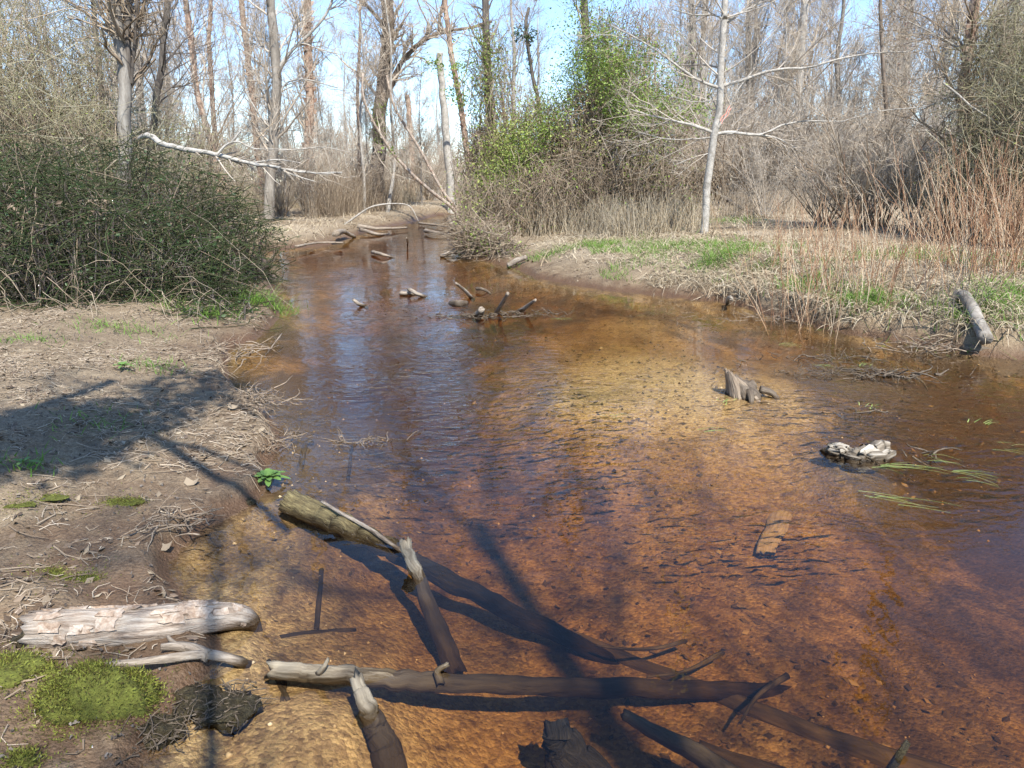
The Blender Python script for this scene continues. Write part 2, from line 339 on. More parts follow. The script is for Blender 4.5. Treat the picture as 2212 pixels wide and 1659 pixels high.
def make_ground():
    m, t, b, o = nodes('earth'); p = pos(t)
    sx = t.nodes.new('ShaderNodeSeparateXYZ'); t.links.new(p, sx.inputs[0]); z = sx.outputs[2]
    big = noise(t, p, .9, 5, .6); mid = noise(t, p, 5, 6, .65); fine = noise(t, p, 38, 5, .7)
    mud = ramp(t, mid, [(.25, (.10, .07, .042)), (.45, (.20, .147, .09)), (.62, (.30, .232, .145)), (.8, (.42, .34, .225))])
    lit = ramp(t, fine, [(.3, (.055, .04, .026)), (.5, (.20, .148, .095)), (.7, (.38, .305, .21))])
    land = mixc(t, mrange(t, big, .38, .66, .15, .75), mud, lit)
    at = t.nodes.new('ShaderNodeAttribute'); at.attribute_name = 'straw'
    thatch = ramp(t, noise(t, p, 24, 5, .7), [(.3, (.16, .12, .08)), (.5, (.36, .29, .20)), (.72, (.52, .45, .34))])
    land = mixc(t, at.outputs['Fac'], land, thatch)
    spk = ramp(t, noise(t, p, 110, 3, .6), [(.36, (.45, .42, .4)), (.5, (1, 1, 1))]); land = mixc(t, .8, land, spk, 'MULTIPLY')
    # damp mud beside the water is darker
    wet = mrange(t, mathn(t, 'ADD', z, mathn(t, 'MULTIPLY', mathn(t, 'SUBTRACT', mid, .5), .12)), .03, .17)
    land = mixc(t, wet, mixc(t, 1., mixc(t, .6, land, (.27, .195, .135)), (.46, .36, .29), 'MULTIPLY'), land)
    # stream bed: golden sand, pebbles, dark organic silt
    v = t.nodes.new('ShaderNodeTexVoronoi'); v.inputs['Scale'].default_value = 60; v.inputs['Randomness'].default_value = 1; t.links.new(mixc(t, .03, p, noise(t, p, 20, 2)), v.inputs['Vector'])
    vg = t.nodes.new('ShaderNodeSeparateColor'); t.links.new(v.outputs['Color'], vg.inputs[0])
    sand = ramp(t, mathn(t, 'ADD', mathn(t, 'MULTIPLY', vg.outputs[0], .28), mathn(t, 'ADD', mathn(t, 'MULTIPLY', fine, .42), mathn(t, 'MULTIPLY', mid, .3))), [(.25, (.17, .105, .045)), (.42, (.36, .24, .11)), (.58, (.55, .385, .17)), (.8, (.76, .56, .28))])
    sb = t.nodes.new('ShaderNodeAttribute'); sb.attribute_name = 'silt'
    sn = noise(t, mapping(t, p, (1.0, .55, 1)), 2.6, 6, .65, .8)
    st2 = noise(t, mapping(t, p, (1.6, .5, 1)), 1.3, 5, .6, .5)
    sand = mixc(t, mathn(t, 'MAXIMUM', mrange(t, st2, .35, .65), mrange(t, sb.outputs['Fac'], -.1, -.7)), mixc(t, 1., sand, (.50, .44, .40), 'MULTIPLY'), sand)
    sand = mixc(t, mrange(t, noise(t, p, 11, 4, .6), .55, .68, 0, .75), sand, mixc(t, 1., sand, (.36, .32, .28), 'MULTIPLY'))
    silt = mathn(t, 'MULTIPLY', mrange(t, mathn(t, 'ADD', sn, mathn(t, 'MULTIPLY', mathn(t, 'SUBTRACT', sb.outputs['Fac'], .5), .5)), .40, .62), .92)
    bed = mixc(t, silt, sand, ramp(t, fine, [(.3, (.045, .032, .02)), (.7, (.15, .105, .06))]))
    uw = mrange(t, z, -.012, .004)
    col = mixc(t, uw, bed, land); t.links.new(col, b.inputs['Base Color'])
    rg = mrange(t, wet, 0, 1, .45, .95); t.links.new(rg, b.inputs['Roughness']); b.inputs['Specular IOR Level'].default_value = .3
    hh = mathn(t, 'ADD', mathn(t, 'MULTIPLY', fine, .6), mathn(t, 'ADD', mathn(t, 'MULTIPLY', mid, 1.), mathn(t, 'MULTIPLY', v.outputs['Distance'], -.25)))
    t.links.new(bumpn(t, hh, .9, .03), b.inputs['Normal']); return m
RIFFLE = [(float(at_z(px, py)[0]), float(at_z(px, py)[1]), a, b) for px, py, a, b in ((980, 790, 1.5, 2.2), (1100, 940, 1.2, 1.2), (850, 690, 1.2, 1.6), (1640, 1110, .7, .5), (1950, 900, 1.5, 1.4), (760, 600, 1.0, 1.5))]
def make_water():
    m, t, b, o = nodes('tea_water'); t.nodes.remove(b); p = pos(t)
    pm = mapping(t, p, (1.0, .62, 1.0))
    n1 = noise(t, pm, 6.5, 1, .4, .5); n2 = noise(t, mapping(t, p, (1., .8, 1)), 20, 1, .4, .4); n3 = noise(t, mapping(t, p, (.9, .6, 1)), 1.6, 2, .5)
    calm = mrange(t, noise(t, p, .45, 2, .5), .36, .60, .22, 1.0)
    h = mathn(t, 'ADD', mathn(t, 'MULTIPLY', n1, .006), mathn(t, 'ADD', mathn(t, 'MULTIPLY', n2, .0010), mathn(t, 'MULTIPLY', n3, .006)))
    # riffle: livelier ripples downstream of the snags, over the shoal and along the right shallows
    sep = t.nodes.new('ShaderNodeSeparateXYZ'); t.links.new(p, sep.inputs[0]); rf = None
    for cx_, cy_, rx_, ry_ in RIFFLE:
        e = mathn(t, 'ADD', mathn(t, 'POWER', mathn(t, 'DIVIDE', mathn(t, 'SUBTRACT', sep.outputs[0], cx_), rx_), 2.), mathn(t, 'POWER', mathn(t, 'DIVIDE', mathn(t, 'SUBTRACT', sep.outputs[1], cy_), ry_), 2.))
        k = mathn(t, 'EXPONENT', mathn(t, 'MULTIPLY', e, -1.)); rf = k if rf is None else mathn(t, 'MAXIMUM', rf, k)
    w1 = noise(t, mapping(t, p, (.7, 1.3, 1)), 9, 1, .4, .8); w2 = noise(t, mapping(t, p, (.8, 1.3, 1)), 24, 1, .4, .5)
    h2 = mathn(t, 'ADD', mathn(t, 'MULTIPLY', w1, .016), mathn(t, 'MULTIPLY', w2, .0032))
    h = mathn(t, 'ADD', mathn(t, 'MULTIPLY', h, calm), mathn(t, 'MULTIPLY', h2, mathn(t, 'MULTIPLY', rf, mrange(t, noise(t, p, 1.3, 2), .35, .6, .35, 1.))))
    bp = t.nodes.new('ShaderNodeBump'); bp.inputs['Strength'].default_value = 1.; bp.inputs['Distance'].default_value = 1.; t.links.new(h, bp.inputs['Height'])
    fr = t.nodes.new('ShaderNodeFresnel'); fr.inputs['IOR'].default_value = 1.45; t.links.new(bp.outputs[0], fr.inputs['Normal'])
    gl = t.nodes.new('ShaderNodeBsdfGlossy'); gl.inputs['Roughness'].default_value = .015; t.links.new(bp.outputs[0], gl.inputs['Normal'])
    tr = t.nodes.new('ShaderNodeBsdfTransparent')
    mx = t.nodes.new('ShaderNodeMixShader'); t.links.new(fr.outputs[0], mx.inputs[0]); t.links.new(tr.outputs[0], mx.inputs[1]); t.links.new(gl.outputs[0], mx.inputs[2])
    t.links.new(mx.outputs[0], o.inputs['Surface'])
    va = t.nodes.new('ShaderNodeVolumeAbsorption'); va.inputs['Color'].default_value = (.80, .63, .36, 1); va.inputs['Density'].default_value = 3.1
    t.links.new(va.outputs[0], o.inputs['Volume']); return m
M['earth'] = make_ground(); M['water'] = make_water()
# ------------------------------------------------------------------ terrain + water objects
def terrain():
    nr = 400
    rr = np.concatenate([[0.0, .3], np.geomspace(.6, 900, nr)])
    th = np.concatenate([np.linspace(-50, 50, 430), np.linspace(50, 310, 61)[1:-1]]) * math.pi / 180
    RR, TH = np.meshgrid(rr, th, indexing='ij')
    X = RR * np.sin(TH); Y = RR * np.cos(TH)
    Z = H(X, Y)
    d = sdist(X, Y)
    straw = sm((d - .35) / 1.0) * np.clip((fbm(X.ravel() * .8, Y.ravel() * .8, 41, 3) - .25) * 2.2, 0, 1) * np.where((X.ravel() > -.2) | (np.hypot(X, Y).ravel() > 12), 1.0, .25)
    silt = np.full(d.shape, .5); x, y = X.ravel(), Y.ravel()
    for (px, py, r_, a) in [(1350, 780, 1.3, -1.6), (1450, 860, 1.0, -1.3), (1300, 870, .6, -.8), (1280, 700, .7, -.5), (1500, 1150, 1.6, -.5), (1000, 1380, .7, -.6), (1300, 1600, .5, -.7), (560, 770, .5, -.8), (700, 1560, .4, -.6),
                            (800, 850, 2.2, .45), (1000, 760, 2., .4), (1800, 800, 1.5, .5), (2050, 1000, 1.4, .5), (600, 1000, .5, .5), (1900, 1300, .9, .3)]:
        q = at_z(px, py); silt += a * np.exp(-((x - q[0]) ** 2 + (y - q[1]) ** 2) / (r_ * r_))
    n, k = X.shape
    i = np.arange(n - 1)[:, None] * k; j = np.arange(k)[None]; j2 = (j + 1) % k
    Q = np.stack([i + j, i + k + j, i + k + j2, i + j2], -1).reshape(-1, 4)[k:]
    V = np.stack([X, Y, Z], -1).reshape(-1, 3)
    T = np.stack([np.zeros(k, int), k + np.arange(k), k + (np.arange(k) + 1) % k], -1)
    o = link('ground', mesh('ground', V, Q, T, True, {'straw': straw, 'silt': silt}), M['earth'])
    tag(o, 'brown muddy stream banks and golden sandy stream bed', None, kind='structure')
terrain()
def water():
    x0, x1, y0, y1 = -14, 22, -12, 66
    V = [(x0, y0, 0), (x1, y0, 0), (x1, y1, 0), (x0, y1, 0), (x0, y0, -2.5), (x1, y0, -2.5), (x1, y1, -2.5), (x0, y1, -2.5)]
    Q = [(0, 1, 2, 3), (7, 6, 5, 4), (0, 4, 5, 1), (1, 5, 6, 2), (2, 6, 7, 3), (3, 7, 4, 0)]
    o = link('stream_water', mesh('stream_water', V, Q, None, False), M['water'])
    tag(o, 'tea-coloured clear stream water with fine ripples', None, kind='structure')
water()
# ------------------------------------------------------------------ branching
def nrm(v): return v / (np.linalg.norm(v, axis=-1, keepdims=True) + 1e-9)
def grow(P, Rd, n, t0, t1, length, ang, up=0.0, Mp=6, wob=.25, rr=.55, rmin=.004, tip=.35, lenfall=.6, grav=0.0):
    """n child polylines on parent polylines P (N,M,3), Rd (N,M)"""
    N, Mm, _ = P.shape
    pl = np.linalg.norm(P[:, -1] - P[:, 0], axis=1); pr = pl / pl.sum()
    idx = rng.choice(N, n, p=pr); t = t0 + (t1 - t0) * rng.random(n)
    f = t * (Mm - 1); i = np.minimum(f.astype(int), Mm - 2); f = (f - i)[:, None]
    p = P[idx, i] * (1 - f) + P[idx, i + 1] * f
    tg = nrm(P[idx, i + 1] - P[idx, i])
    r = Rd[idx, i] * (1 - f[:, 0]) + Rd[idx, i + 1] * f[:, 0]
    perp = nrm(np.cross(tg, rng.normal(size=(n, 3))))
    a = ang * (.7 + .6 * rng.random(n))[:, None]
    d = nrm(np.cos(a) * tg + np.sin(a) * perp + A([0, 0, up]))
    ln = length * (.5 + rng.random(n)) * (1 - lenfall * t)
    pts = [p]; step = (ln / (Mp - 1))[:, None]
    for k in range(Mp - 1):
        d = nrm(d + rng.normal(size=(n, 3)) * wob + A([0, 0, up * .25 - grav * k / Mp]))
        pts.append(pts[-1] + d * step)
    C = np.stack(pts, 1)
    r0 = np.maximum(r * rr, rmin)[:, None]
    return C, r0 * (1 - (1 - tip) * np.linspace(0, 1, Mp)) 
def straighttrunk(h, lean, wob, Mp=22, seed=0):
    z = np.linspace(0, h, Mp); g = np.random.default_rng(seed)
    ph = g.random(4) * 6; dx = lean[0] * z + wob * np.sin(z * .45 + ph[0]) + wob * .4 * np.sin(z * 1.3 + ph[1])
    dy = lean[1] * z + wob * np.sin(z * .4 + ph[2]) + wob * .4 * np.sin(z * 1.1 + ph[3])
    return np.stack([dx - dx[0], dy - dy[0], z], -1)
def crown_of(P, Rd, n1, n2, n3, n4, h, t0=.35, ang=.9, up=.25, rmin=.006, L1=.28, grav=0.0):
    """branches, twigs for a trunk; returns list of (P,R,sides)"""
    b1, r1 = grow(P, Rd, n1, t0, .98, h * L1, ang, up, 8, .11, .27, rmin * 1.5, .3, .55, grav)
    b2, r2 = grow(b1, r1, n2, .2, 1., h * L1 * .5, .8, up * .6, 6, .2, .55, rmin, .4, .5)
    b3, r3 = grow(b2, r2, n3, .15, 1., h * L1 * .26, .75, up * .5, 4, .22, .6, rmin * .8, .5, .4)
    out = [(b1, r1, 5), (b2, r2, 3), (b3, r3, 3)]
    if n4: out.append(grow(b3, r3, n4, .1, 1., h * L1 * .13, .7, up * .4, 3, .2, .7, rmin * .65, .6, .3) + (3,))
    return out
def to_px(P):
    """world -> photograph pixel (2212 wide), for bookkeeping of what the view holds"""
    cp, sp = math.cos(PITCH), math.sin(PITCH); q = P - A([0, 0, CAM_H])
    dep = q[..., 1] * cp - q[..., 2] * sp; up = q[..., 1] * sp + q[..., 2] * cp
    return CX + F_PX * q[..., 0] / dep, CY - F_PX * up / dep
# ------------------------------------------------------------------ hero trees from the photograph
def px_path(pts, Y, base_ground=True):
    """pixel polyline at forward distance Y (number or list) -> world"""
    Ys = np.full(len(pts), Y, float) if np.isscalar(Y) else A(Y, float)
    return np.stack([at_y(p[0], p[1], y) for p, y in zip(pts, Ys)])
def hero_tree(name, label, pts, Y, w0, w1, barkm, twigm, limbs=(), extra_h=6.0, n=(14, 90, 420, 900), t0=.3, flakes=0, ang=.9, up=.2, Lr=.22, limbm=None, rmin=.005, group=None, vine=0, sides=12, broken=False, snap=True):
    P = px_path(pts, Y); base = P[0].copy(); Y = float(np.mean(Y))
    g0 = hz(base[0], base[1])
    if snap: P = np.vstack([[base[0], base[1], g0 - .25], P]) if base[2] > g0 + .05 else np.vstack([[base[0], base[1], min(g0, base[2]) - .25], P])
    Yv = np.mean(P[:, 1])
    if not broken and extra_h:
        d = nrm((P[-1] - P[-2])[None])[0]; d = nrm((d * .5 + A([0, 0, .5]))[None])[0]
        P = np.vstack([P, P[-1] + d * extra_h * .5, P[-1] + d * extra_h + A([rng.normal() * .2, rng.normal() * .2, 0])])
    C = spline(P, 40); C += (np.stack([fbm(np.arange(40) * .35, np.full(40, k * 7.7 + Y), 3, 2) for k in range(3)], -1) - .5) * w0 * ppm(Y) * .3
    tt = np.linspace(0, 1, 40); rad0, rad1 = w0 * ppm(Yv) / 2, w1 * ppm(Yv) / 2
    Rd = rad0 + (rad1 - rad0) * tt; Rd = Rd * (1 + .35 * np.exp(-tt * 22))
    root = thing(name, label, 'tree', (base[0], base[1], g0), group)
    g = G(); g.tubes(C, Rd, sides, cap=True, bump=.07); reparent(g.build('trunk', barkm), root)
    allP, cr = [], G()
    limb_l = []
    for lp, la, lb, *ly in limbs:
        la, lb = la * .66, lb * .7; LP = px_path(lp, ly[0] if ly else Y); m = 16
        LC = spline(LP, m); LC += rng.normal(size=LC.shape) * la * ppm(Y) * .05; LC[0] = spline(LP, m)[0]
        lr = np.linspace(la, lb, m) * ppm(Y) / 2
        limb_l.append((LC, lr))
    if limb_l:
        for LC, lr in limb_l:
            gl = G(); gl.tubes(LC, lr, 8, bump=.12); reparent(gl.build('limb', limbm or barkm), root)
    if sum(n):
        h = C[-1, 2] - C[0, 2]
        parts = crown_of(C[None], Rd[None], n[0], n[1], n[2], n[3], h, t0, ang, up, rmin, Lr)
        for p, r, s in parts: cr.tubes(p, r, s)
        if limb_l:
            LPa = np.stack([l[0] for l in limb_l]); LRa = np.stack([l[1] for l in limb_l])
            k = len(limb_l)
            b1, r1 = grow(LPa, LRa, 9 * k, .15, 1, 1.3, .7, .12, 7, .16, .6, rmin, .4, .4)
            b2, r2 = grow(b1, r1, 40 * k, .1, 1, .6, .7, .1, 5, .2, .6, rmin * .8, .5, .4)
            b3, r3 = grow(b2, r2, 90 * k, .1, 1, .3, .7, .1, 3, .2, .7, rmin * .7, .6, .3)
            for p, r, s in ((b1, r1, 3), (b2, r2, 3), (b3, r3, 3)): cr.tubes(p, r, s)
        reparent(cr.build('crown', twigm), root)
    if flakes:
        tt_ = rng.random(flakes) * .75; i = (tt_ * 39).astype(int)
        c = C[i]; a = rng.random(flakes) * 6.283; od = np.stack([np.cos(a), np.sin(a), np.zeros(flakes)], -1)
        r = Rd[i][:, None]; s = (.25 + .5 * rng.random(flakes))[:, None] * r * 1.1
        tg = np.cross(od, A([0, 0, 1.]))
        p0 = c + od * r * .98; v1 = tg * s; v2 = A([0, 0, 1.]) * s * .8
        V = np.stack([p0 - v2, p0 + v1 * .9 - v2 * .8 + od * r * .12, p0 + v1 + v2 + od * r * .55, p0 + v2 * .8 + od * r * .06], 1)
        b = np.arange(flakes)[:, None] * 4
        gf = G(); gf.add(V.reshape(-1, 3), b + A([0, 1, 2, 3])); reparent(gf.build('peeling_bark', M['bark_flake']), root)['kind'] = 'stuff'
    return root, C, Rd
M['bark_flake'] = island('bark_flake', [(0, (.24, .14, .10)), (.5, (.50, .36, .27)), (1, (.70, .58, .47))], .8, .15)

GY = lambda px, py: float(ground(px, py)[1])
# left big trunk rising out of the thicket: three stems
r_, C_, _ = hero_tree('forked_tree', 'thick forked tree rising from the left thicket, one stem pale, one dark', [(262, 520), (266, 420), (270, 300), (272, 200), (258, 80), (246, 0)], 13.5, 29, 19,
    M['bark_grey'], M['twig_brown'], limbs=[([(270, 265), (276, 140), (276, 40), (284, -60)], 26, 18), ([(284, 180), (291, 90), (296, 0), (300, -60)], 10, 7), ([(265, 300), (253, 260), (246, 330), (250, 460)], 9, 7)],
    n=(14, 90, 300, 500), t0=.45, limbm=M['bark_dark'])
hero_tree('riverside_tree', 'slender grey spotted tree with low spreading limbs on the far left bank', [(580, 478), (585, 400), (592, 300), (598, 200), (596, 130), (588, 40), (584, 0)], GY(580, 478), 23, 15,
    M['bark_grey'], M['twig_grey'], limbs=[([(600, 150), (630, 110), (672, 70), (705, 30), (725, -20)], 11, 6), ([(597, 285), (570, 262), (540, 215), (520, 170)], 7, 4), ([(601, 215), (618, 180), (660, 172), (730, 190)], 6, 3),
    ([(592, 362), (640, 368), (700, 376), (740, 372)], 7, 3), ([(593, 325), (650, 322), (700, 318), (760, 330)], 5, 2)], n=(20, 140, 500, 900), t0=.25, up=.3, limbm=M['bark_limb'])
hero_tree('river_birch', 'dark slim birch with a bent foot right of the spotted grey tree', [(655, 447), (660, 400), (668, 300), (668, 180), (662, 80), (664, 0)], GY(655, 447), 21, 14, M['bark_birch'], M['twig_pink'], n=(18, 120, 420, 800), flakes=260, t0=.3, up=.4, ang=.7)
hero_tree('river_birch', 'peeling birch just left of the spotted grey tree, leaning left at the top', [(572, 440), (558, 330), (545, 200), (533, 110), (522, 0)], GY(565, 452), 14, 10, M['bark_birch'], M['twig_pink'], n=(18, 120, 420, 700), flakes=260, t0=.3, up=.4, ang=.7)
hero_tree('river_birch', 'peeling orange birch leaning left behind the pale bare branch', [(484, 420), (462, 330), (428, 210), (414, 110), (400, 0)], 24, 13, 9, M['bark_birch'], M['twig_pink'], n=(18, 120, 420, 700), flakes=260, t0=.3, up=.4, ang=.7)
hero_tree('river_birch', 'thin pale birch nearly upright among the left bank birches', [(475, 430), (468, 330), (458, 200), (452, 90), (455, 0)], 27, 11, 7, M['bark_birch'], M['twig_pink'], n=(16, 100, 360, 600), flakes=200, t0=.3, up=.4, ang=.7)
hero_tree('dark_tree', 'dark crooked tree right of the forked tree at left', [(318, 470), (332, 260), (348, 150), (354, 60), (362, 0)], 19, 15, 10, M['bark_dark'], M['twig_dark'], n=(16, 100, 360, 600), t0=.3)
hero_tree('dark_tree', 'thin dark reddish tree left of the forked tree', [(228, 460), (222, 240), (212, 120), (202, 20), (200, -20)], 18, 11, 8, M['bark_dark'], M['twig_dark'], n=(16, 100, 360, 600), t0=.3)
# the arched tree in the middle distance
hero_tree('arched_tree', 'tall tree with one limb arching to the right over the bend', [(812, 425), (816, 350), (822, 250), (828, 170), (835, 90), (838, 0)], 37, 32, 20, M['bark_brown'], M['twig_pink'],
    limbs=[([(822, 262), (838, 200), (868, 135), (905, 95), (952, 70), (1010, 60), (1062, 46)], 19, 6), ([(832, 55), (815, 38), (795, 15), (770, -8)], 13, 8), ([(948, 71), (950, 40), (958, 0), (962, -40)], 11, 8), ([(905, 95), (925, 60), (905, 10), (890, -30)], 5, 3)],
    n=(16, 110, 420, 900), t0=.4, limbm=M['bark_brown'], rmin=.007)
hero_tree('pale_sapling', 'very thin pale sapling standing at the left water edge before the arched tree', [(776, 452), (774, 380), (776, 300), (772, 200), (778, 80)], GY(776, 455), 9, 4, M['bark_birch'], M['twig_pink'], n=(16, 70, 220, 300), extra_h=2, t0=.25, flakes=120)
hero_tree('leaning_birch', 'lower of two thin birches leaning left over the stream', [(985, 458), (930, 412), (872, 358), (830, 305), (795, 240)], [GY(985, 475) + k for k in (0, -.5, -1, -1.5, -2)], 8, 4, M['bark_leaning'], M['twig_pink'], n=(12, 60, 160, 200), extra_h=1.5, t0=.3, flakes=160)
hero_tree('leaning_birch', 'upper of two thin birches leaning left over the stream', [(990, 458), (955, 410), (922, 350), (890, 295), (855, 238)], [GY(985, 475) + k for k in (.3, 0, 0, 0, 0)], 7, 4, M['bark_leaning'], M['twig_pink'], n=(12, 60, 160, 200), extra_h=1.5, t0=.3, flakes=160)
hero_tree('dead_tree', 'pale dead tree trunk with a snapped top beyond the stream bend', [(975, 428), (968, 330), (960, 230), (952, 160), (950, 112)], 41, 18, 13, M['bark_limb'], M['twig_pink'], n=(0, 0, 0, 0), broken=True)
hero_tree('dead_tree', 'short broken brown trunk behind the leaning birches', [(893, 420), (890, 330), (884, 250), (880, 205)], 52, 14, 10, M['bark_birch'], M['twig_pink'], n=(0, 0, 0, 0), broken=True)
hero_tree('river_birch', 'curved dark birch with cream upper bark right of the dead trunk', [(1035, 430), (1018, 360), (1004, 290), (990, 200), (975, 120), (964, 40), (960, -10)], 28, 14, 8, M['bark_birch'], M['twig_pink'], n=(16, 90, 320, 500), flakes=160, t0=.3)
# tree on the right bank with wide limbs
YB = GY(1522, 506)
rt, RC, RR_ = hero_tree('bank_tree', 'smooth grey tree with wide level limbs on the right bank clearing', [(1521, 506), (1526, 440), (1532, 380), (1544, 290), (1553, 235), (1556, 185), (1560, 100), (1565, 40), (1566, 0)], YB, 17, 11, M['bark_limb'], M['twig_grey'],
    limbs=[([(1545, 288), (1510, 275), (1460, 262), (1410, 250), (1360, 236)], 11, 3), ([(1546, 290), (1580, 285), (1640, 292), (1690, 270), (1740, 262), (1820, 262)], 11, 3), ([(1548, 290), (1600, 288), (1670, 296), (1720, 320)], 8, 3),
    ([(1544, 285), (1560, 262), (1572, 240), (1590, 200), (1620, 160), (1660, 110)], 9, 3), ([(1556, 190), (1530, 182), (1500, 168), (1460, 140), (1420, 110), (1370, 80), (1320, 55)], 10, 3),
    ([(1556, 186), (1590, 178), (1640, 160), (1690, 148), (1745, 146), (1800, 130), (1880, 115), (1960, 112)], 11, 3), ([(1564, 42), (1540, 32), (1500, 32), (1450, 20)], 6, 3), ([(1567, 48), (1590, 32), (1625, 15), (1665, -10)], 8, 5),
    ([(1542, 296), (1500, 300), (1440, 300), (1380, 285)], 5, 2), ([(1538, 330), (1500, 340), (1460, 355)], 4, 2), ([(1555, 215), (1500, 220), (1450, 208)], 4, 2)],
    n=(12, 90, 300, 500), t0=.55, up=.15, ang=1.1, limbm=M['bark_limb'])
# faded pink ribbon on its rising limb
q = [at_y(p[0], p[1], YB - .12) for p in [(1577, 228), (1572, 236), (1568, 246), (1560, 252), (1556, 262)]]
g = G(); g.ribbons(spline(q, 12)[None], np.full((1, 12), .008), A([[0, 1., 0.2]])); g.ribbons((spline(q, 12) + A([.02, -.03, -.05]))[None], np.full((1, 12), .005), A([[.3, 1., 0.2]]))
tag(g.build('flagging_ribbon', M['ribbon']), 'faded red ribbon tied to a rising limb of the bank tree', 'ribbon')
# right edge birch
hero_tree('river_birch', 'peeling white birch at the upper right edge above the red canes', [(2120, 560), (2105, 400), (2092, 300), (2084, 230), (2086, 150), (2098, 70), (2108, 0)], 15, 24, 16, M['bark_birch'], M['twig_brown'],
    limbs=[([(2036, 178), (2070, 205), (2100, 232), (2150, 262), (2215, 292)], 6, 6, 13.5), ([(2085, 130), (2070, 105), (2030, 80), (1960, 45)], 6, 3), ([(2090, 215), (2050, 210), (2000, 230), (1900, 240), (1820, 262)], 5, 2), ([(2095, 290), (2040, 300), (1980, 330)], 4, 2), ([(2100, 60), (2140, 40), (2180, 30), (2220, 25)], 5, 3)],
    n=(18, 120, 420, 700), flakes=420, t0=.25, limbm=M['bark_limb'])
hero_tree('slender_tree', 'very slender dark tree between the bank tree and the right birch', [(1922, 470), (1920, 330), (1912, 200), (1905, 100), (1902, 0)], 26, 9, 6, M['bark_brown'], M['twig_grey'], n=(18, 90, 320, 500), t0=.25)
hero_tree('grey_tree', 'pale grey trunk slanting right behind the bank tree', [(1712, 420), (1718, 320), (1722, 230), (1730, 130), (1742, 0)], 42, 16, 13, M['bark_pale'], M['twig_pink'], n=(20, 130, 500, 900), t0=.35, rmin=.008)
hero_tree('grey_tree', 'tall pale grey trunk left of the right edge birch, far in the woods', [(1946, 430), (1948, 300), (1954, 180), (1962, 80), (1970, 0)], 44, 17, 13, M['bark_pale'], M['twig_pink'], n=(20, 130, 500, 900), t0=.35, rmin=.008)
hero_tree('grey_tree', 'straight grey trunk above the vine mound just right of its peak', [(1500, 430), (1500, 300), (1498, 150), (1494, 0)], 40, 13, 11, M['bark_grey'], M['twig_pink'], n=(20, 130, 500, 900), t0=.35, rmin=.008)
hero_tree('grey_tree', 'thin grey trunk close right of the bank tree top', [(1622, 430), (1620, 300), (1616, 150), (1618, 0)], 46, 11, 9, M['bark_grey'], M['twig_pink'], n=(20, 130, 500, 900), t0=.35, rmin=.008)
# ------------------------------------------------------------------ woods behind: bare tree variants copied one by one
VAR = []
def variant(h, r0, seed, barkm, twigm, n, t0, ang, up, buds=0, Lr=.26):
    P = straighttrunk(h, (rng.normal() * .03, rng.normal() * .03), .18, 24, seed); tt = np.linspace(0, 1, 24)
    Rd = r0 * (1 - .82 * tt) * (1 + .4 * np.exp(-tt * 25))
    g = G(); g.tubes(P, Rd, 9, bump=.12); tm = mesh('trunk', np.concatenate(g.V), np.concatenate(g.Q)); tm.materials.append(barkm)
    c = G(); parts = crown_of(P[None], Rd[None], *n, h, t0, ang, up, .0085, Lr)
    for p, r, s in parts: c.tubes(p, r, s)
    cm = mesh('crown', np.concatenate(c.V), np.concatenate(c.Q)); cm.materials.append(twigm); bm = None
    if buds:
        tips = parts[-1][0][:, -1]; k = rng.choice(len(tips), buds)
        b = G(); b.leaves(tips[k] + rng.normal(size=(buds, 3)) * .05, np.full(buds, .035)); bm = mesh('buds', b.V[0], None, b.T[0]); bm.materials.append(M['bud_red'])
    VAR.append((tm, cm, bm, h))
for i in range(4): variant(15 + i, .17 + .02 * i, 50 + i, M['bark_limb'] if i % 2 else M['bark_grey'], M['twig_pink'] if i < 2 else M['twig_grey'], (30, 220, 900, 1700), .2, .7, .4)
for i in range(2): variant(14 + i, .15, 60 + i, M['bark_pale'] if i else M['bark_grey'], M['twig_pink'], (30, 220, 900, 1700), .2, .7, .4, buds=2200)
ORD = 'first second third fourth fifth sixth seventh eighth ninth tenth eleventh twelfth thirteenth fourteenth fifteenth sixteenth seventeenth eighteenth nineteenth twentieth twenty-first twenty-second twenty-third twenty-fourth twenty-fifth twenty-sixth twenty-seventh twenty-eighth twenty-ninth thirtieth'.split()
def ordinals(group, what):
    """number a row of look-alikes from the left of the picture"""
    l = sorted([o for o in COL.objects if o.get('group') == group], key=lambda o: o.location.x / o.location.y)
    for k, o in enumerate(l):
        if k < len(ORD): o['label'] = ORD[k] + ' from the left of the ' + what
for i in range(4):
    h_ = 8.5 + i; variant(h_, .055 + .01 * i, 70 + i, M['bark_limb' if i % 2 else 'bark_grey'], M['twig_pink' if i % 2 else 'twig_grey'], (34, 220, 900, 1500), .12, .75, .35, Lr=.2)
def place_tree(vi, x, y, sc, rz, label, group):
    tm, cm, bm, h = VAR[vi]
    e = thing('bare_tree', label, 'tree', (x, y, hz(x, y) - .1), group); e.rotation_euler = (0, 0, rz); e.scale = (sc, sc, sc)
    link('trunk', tm, None, e); link('crown', cm, None, e)
    if bm: link('buds', bm, None, e)
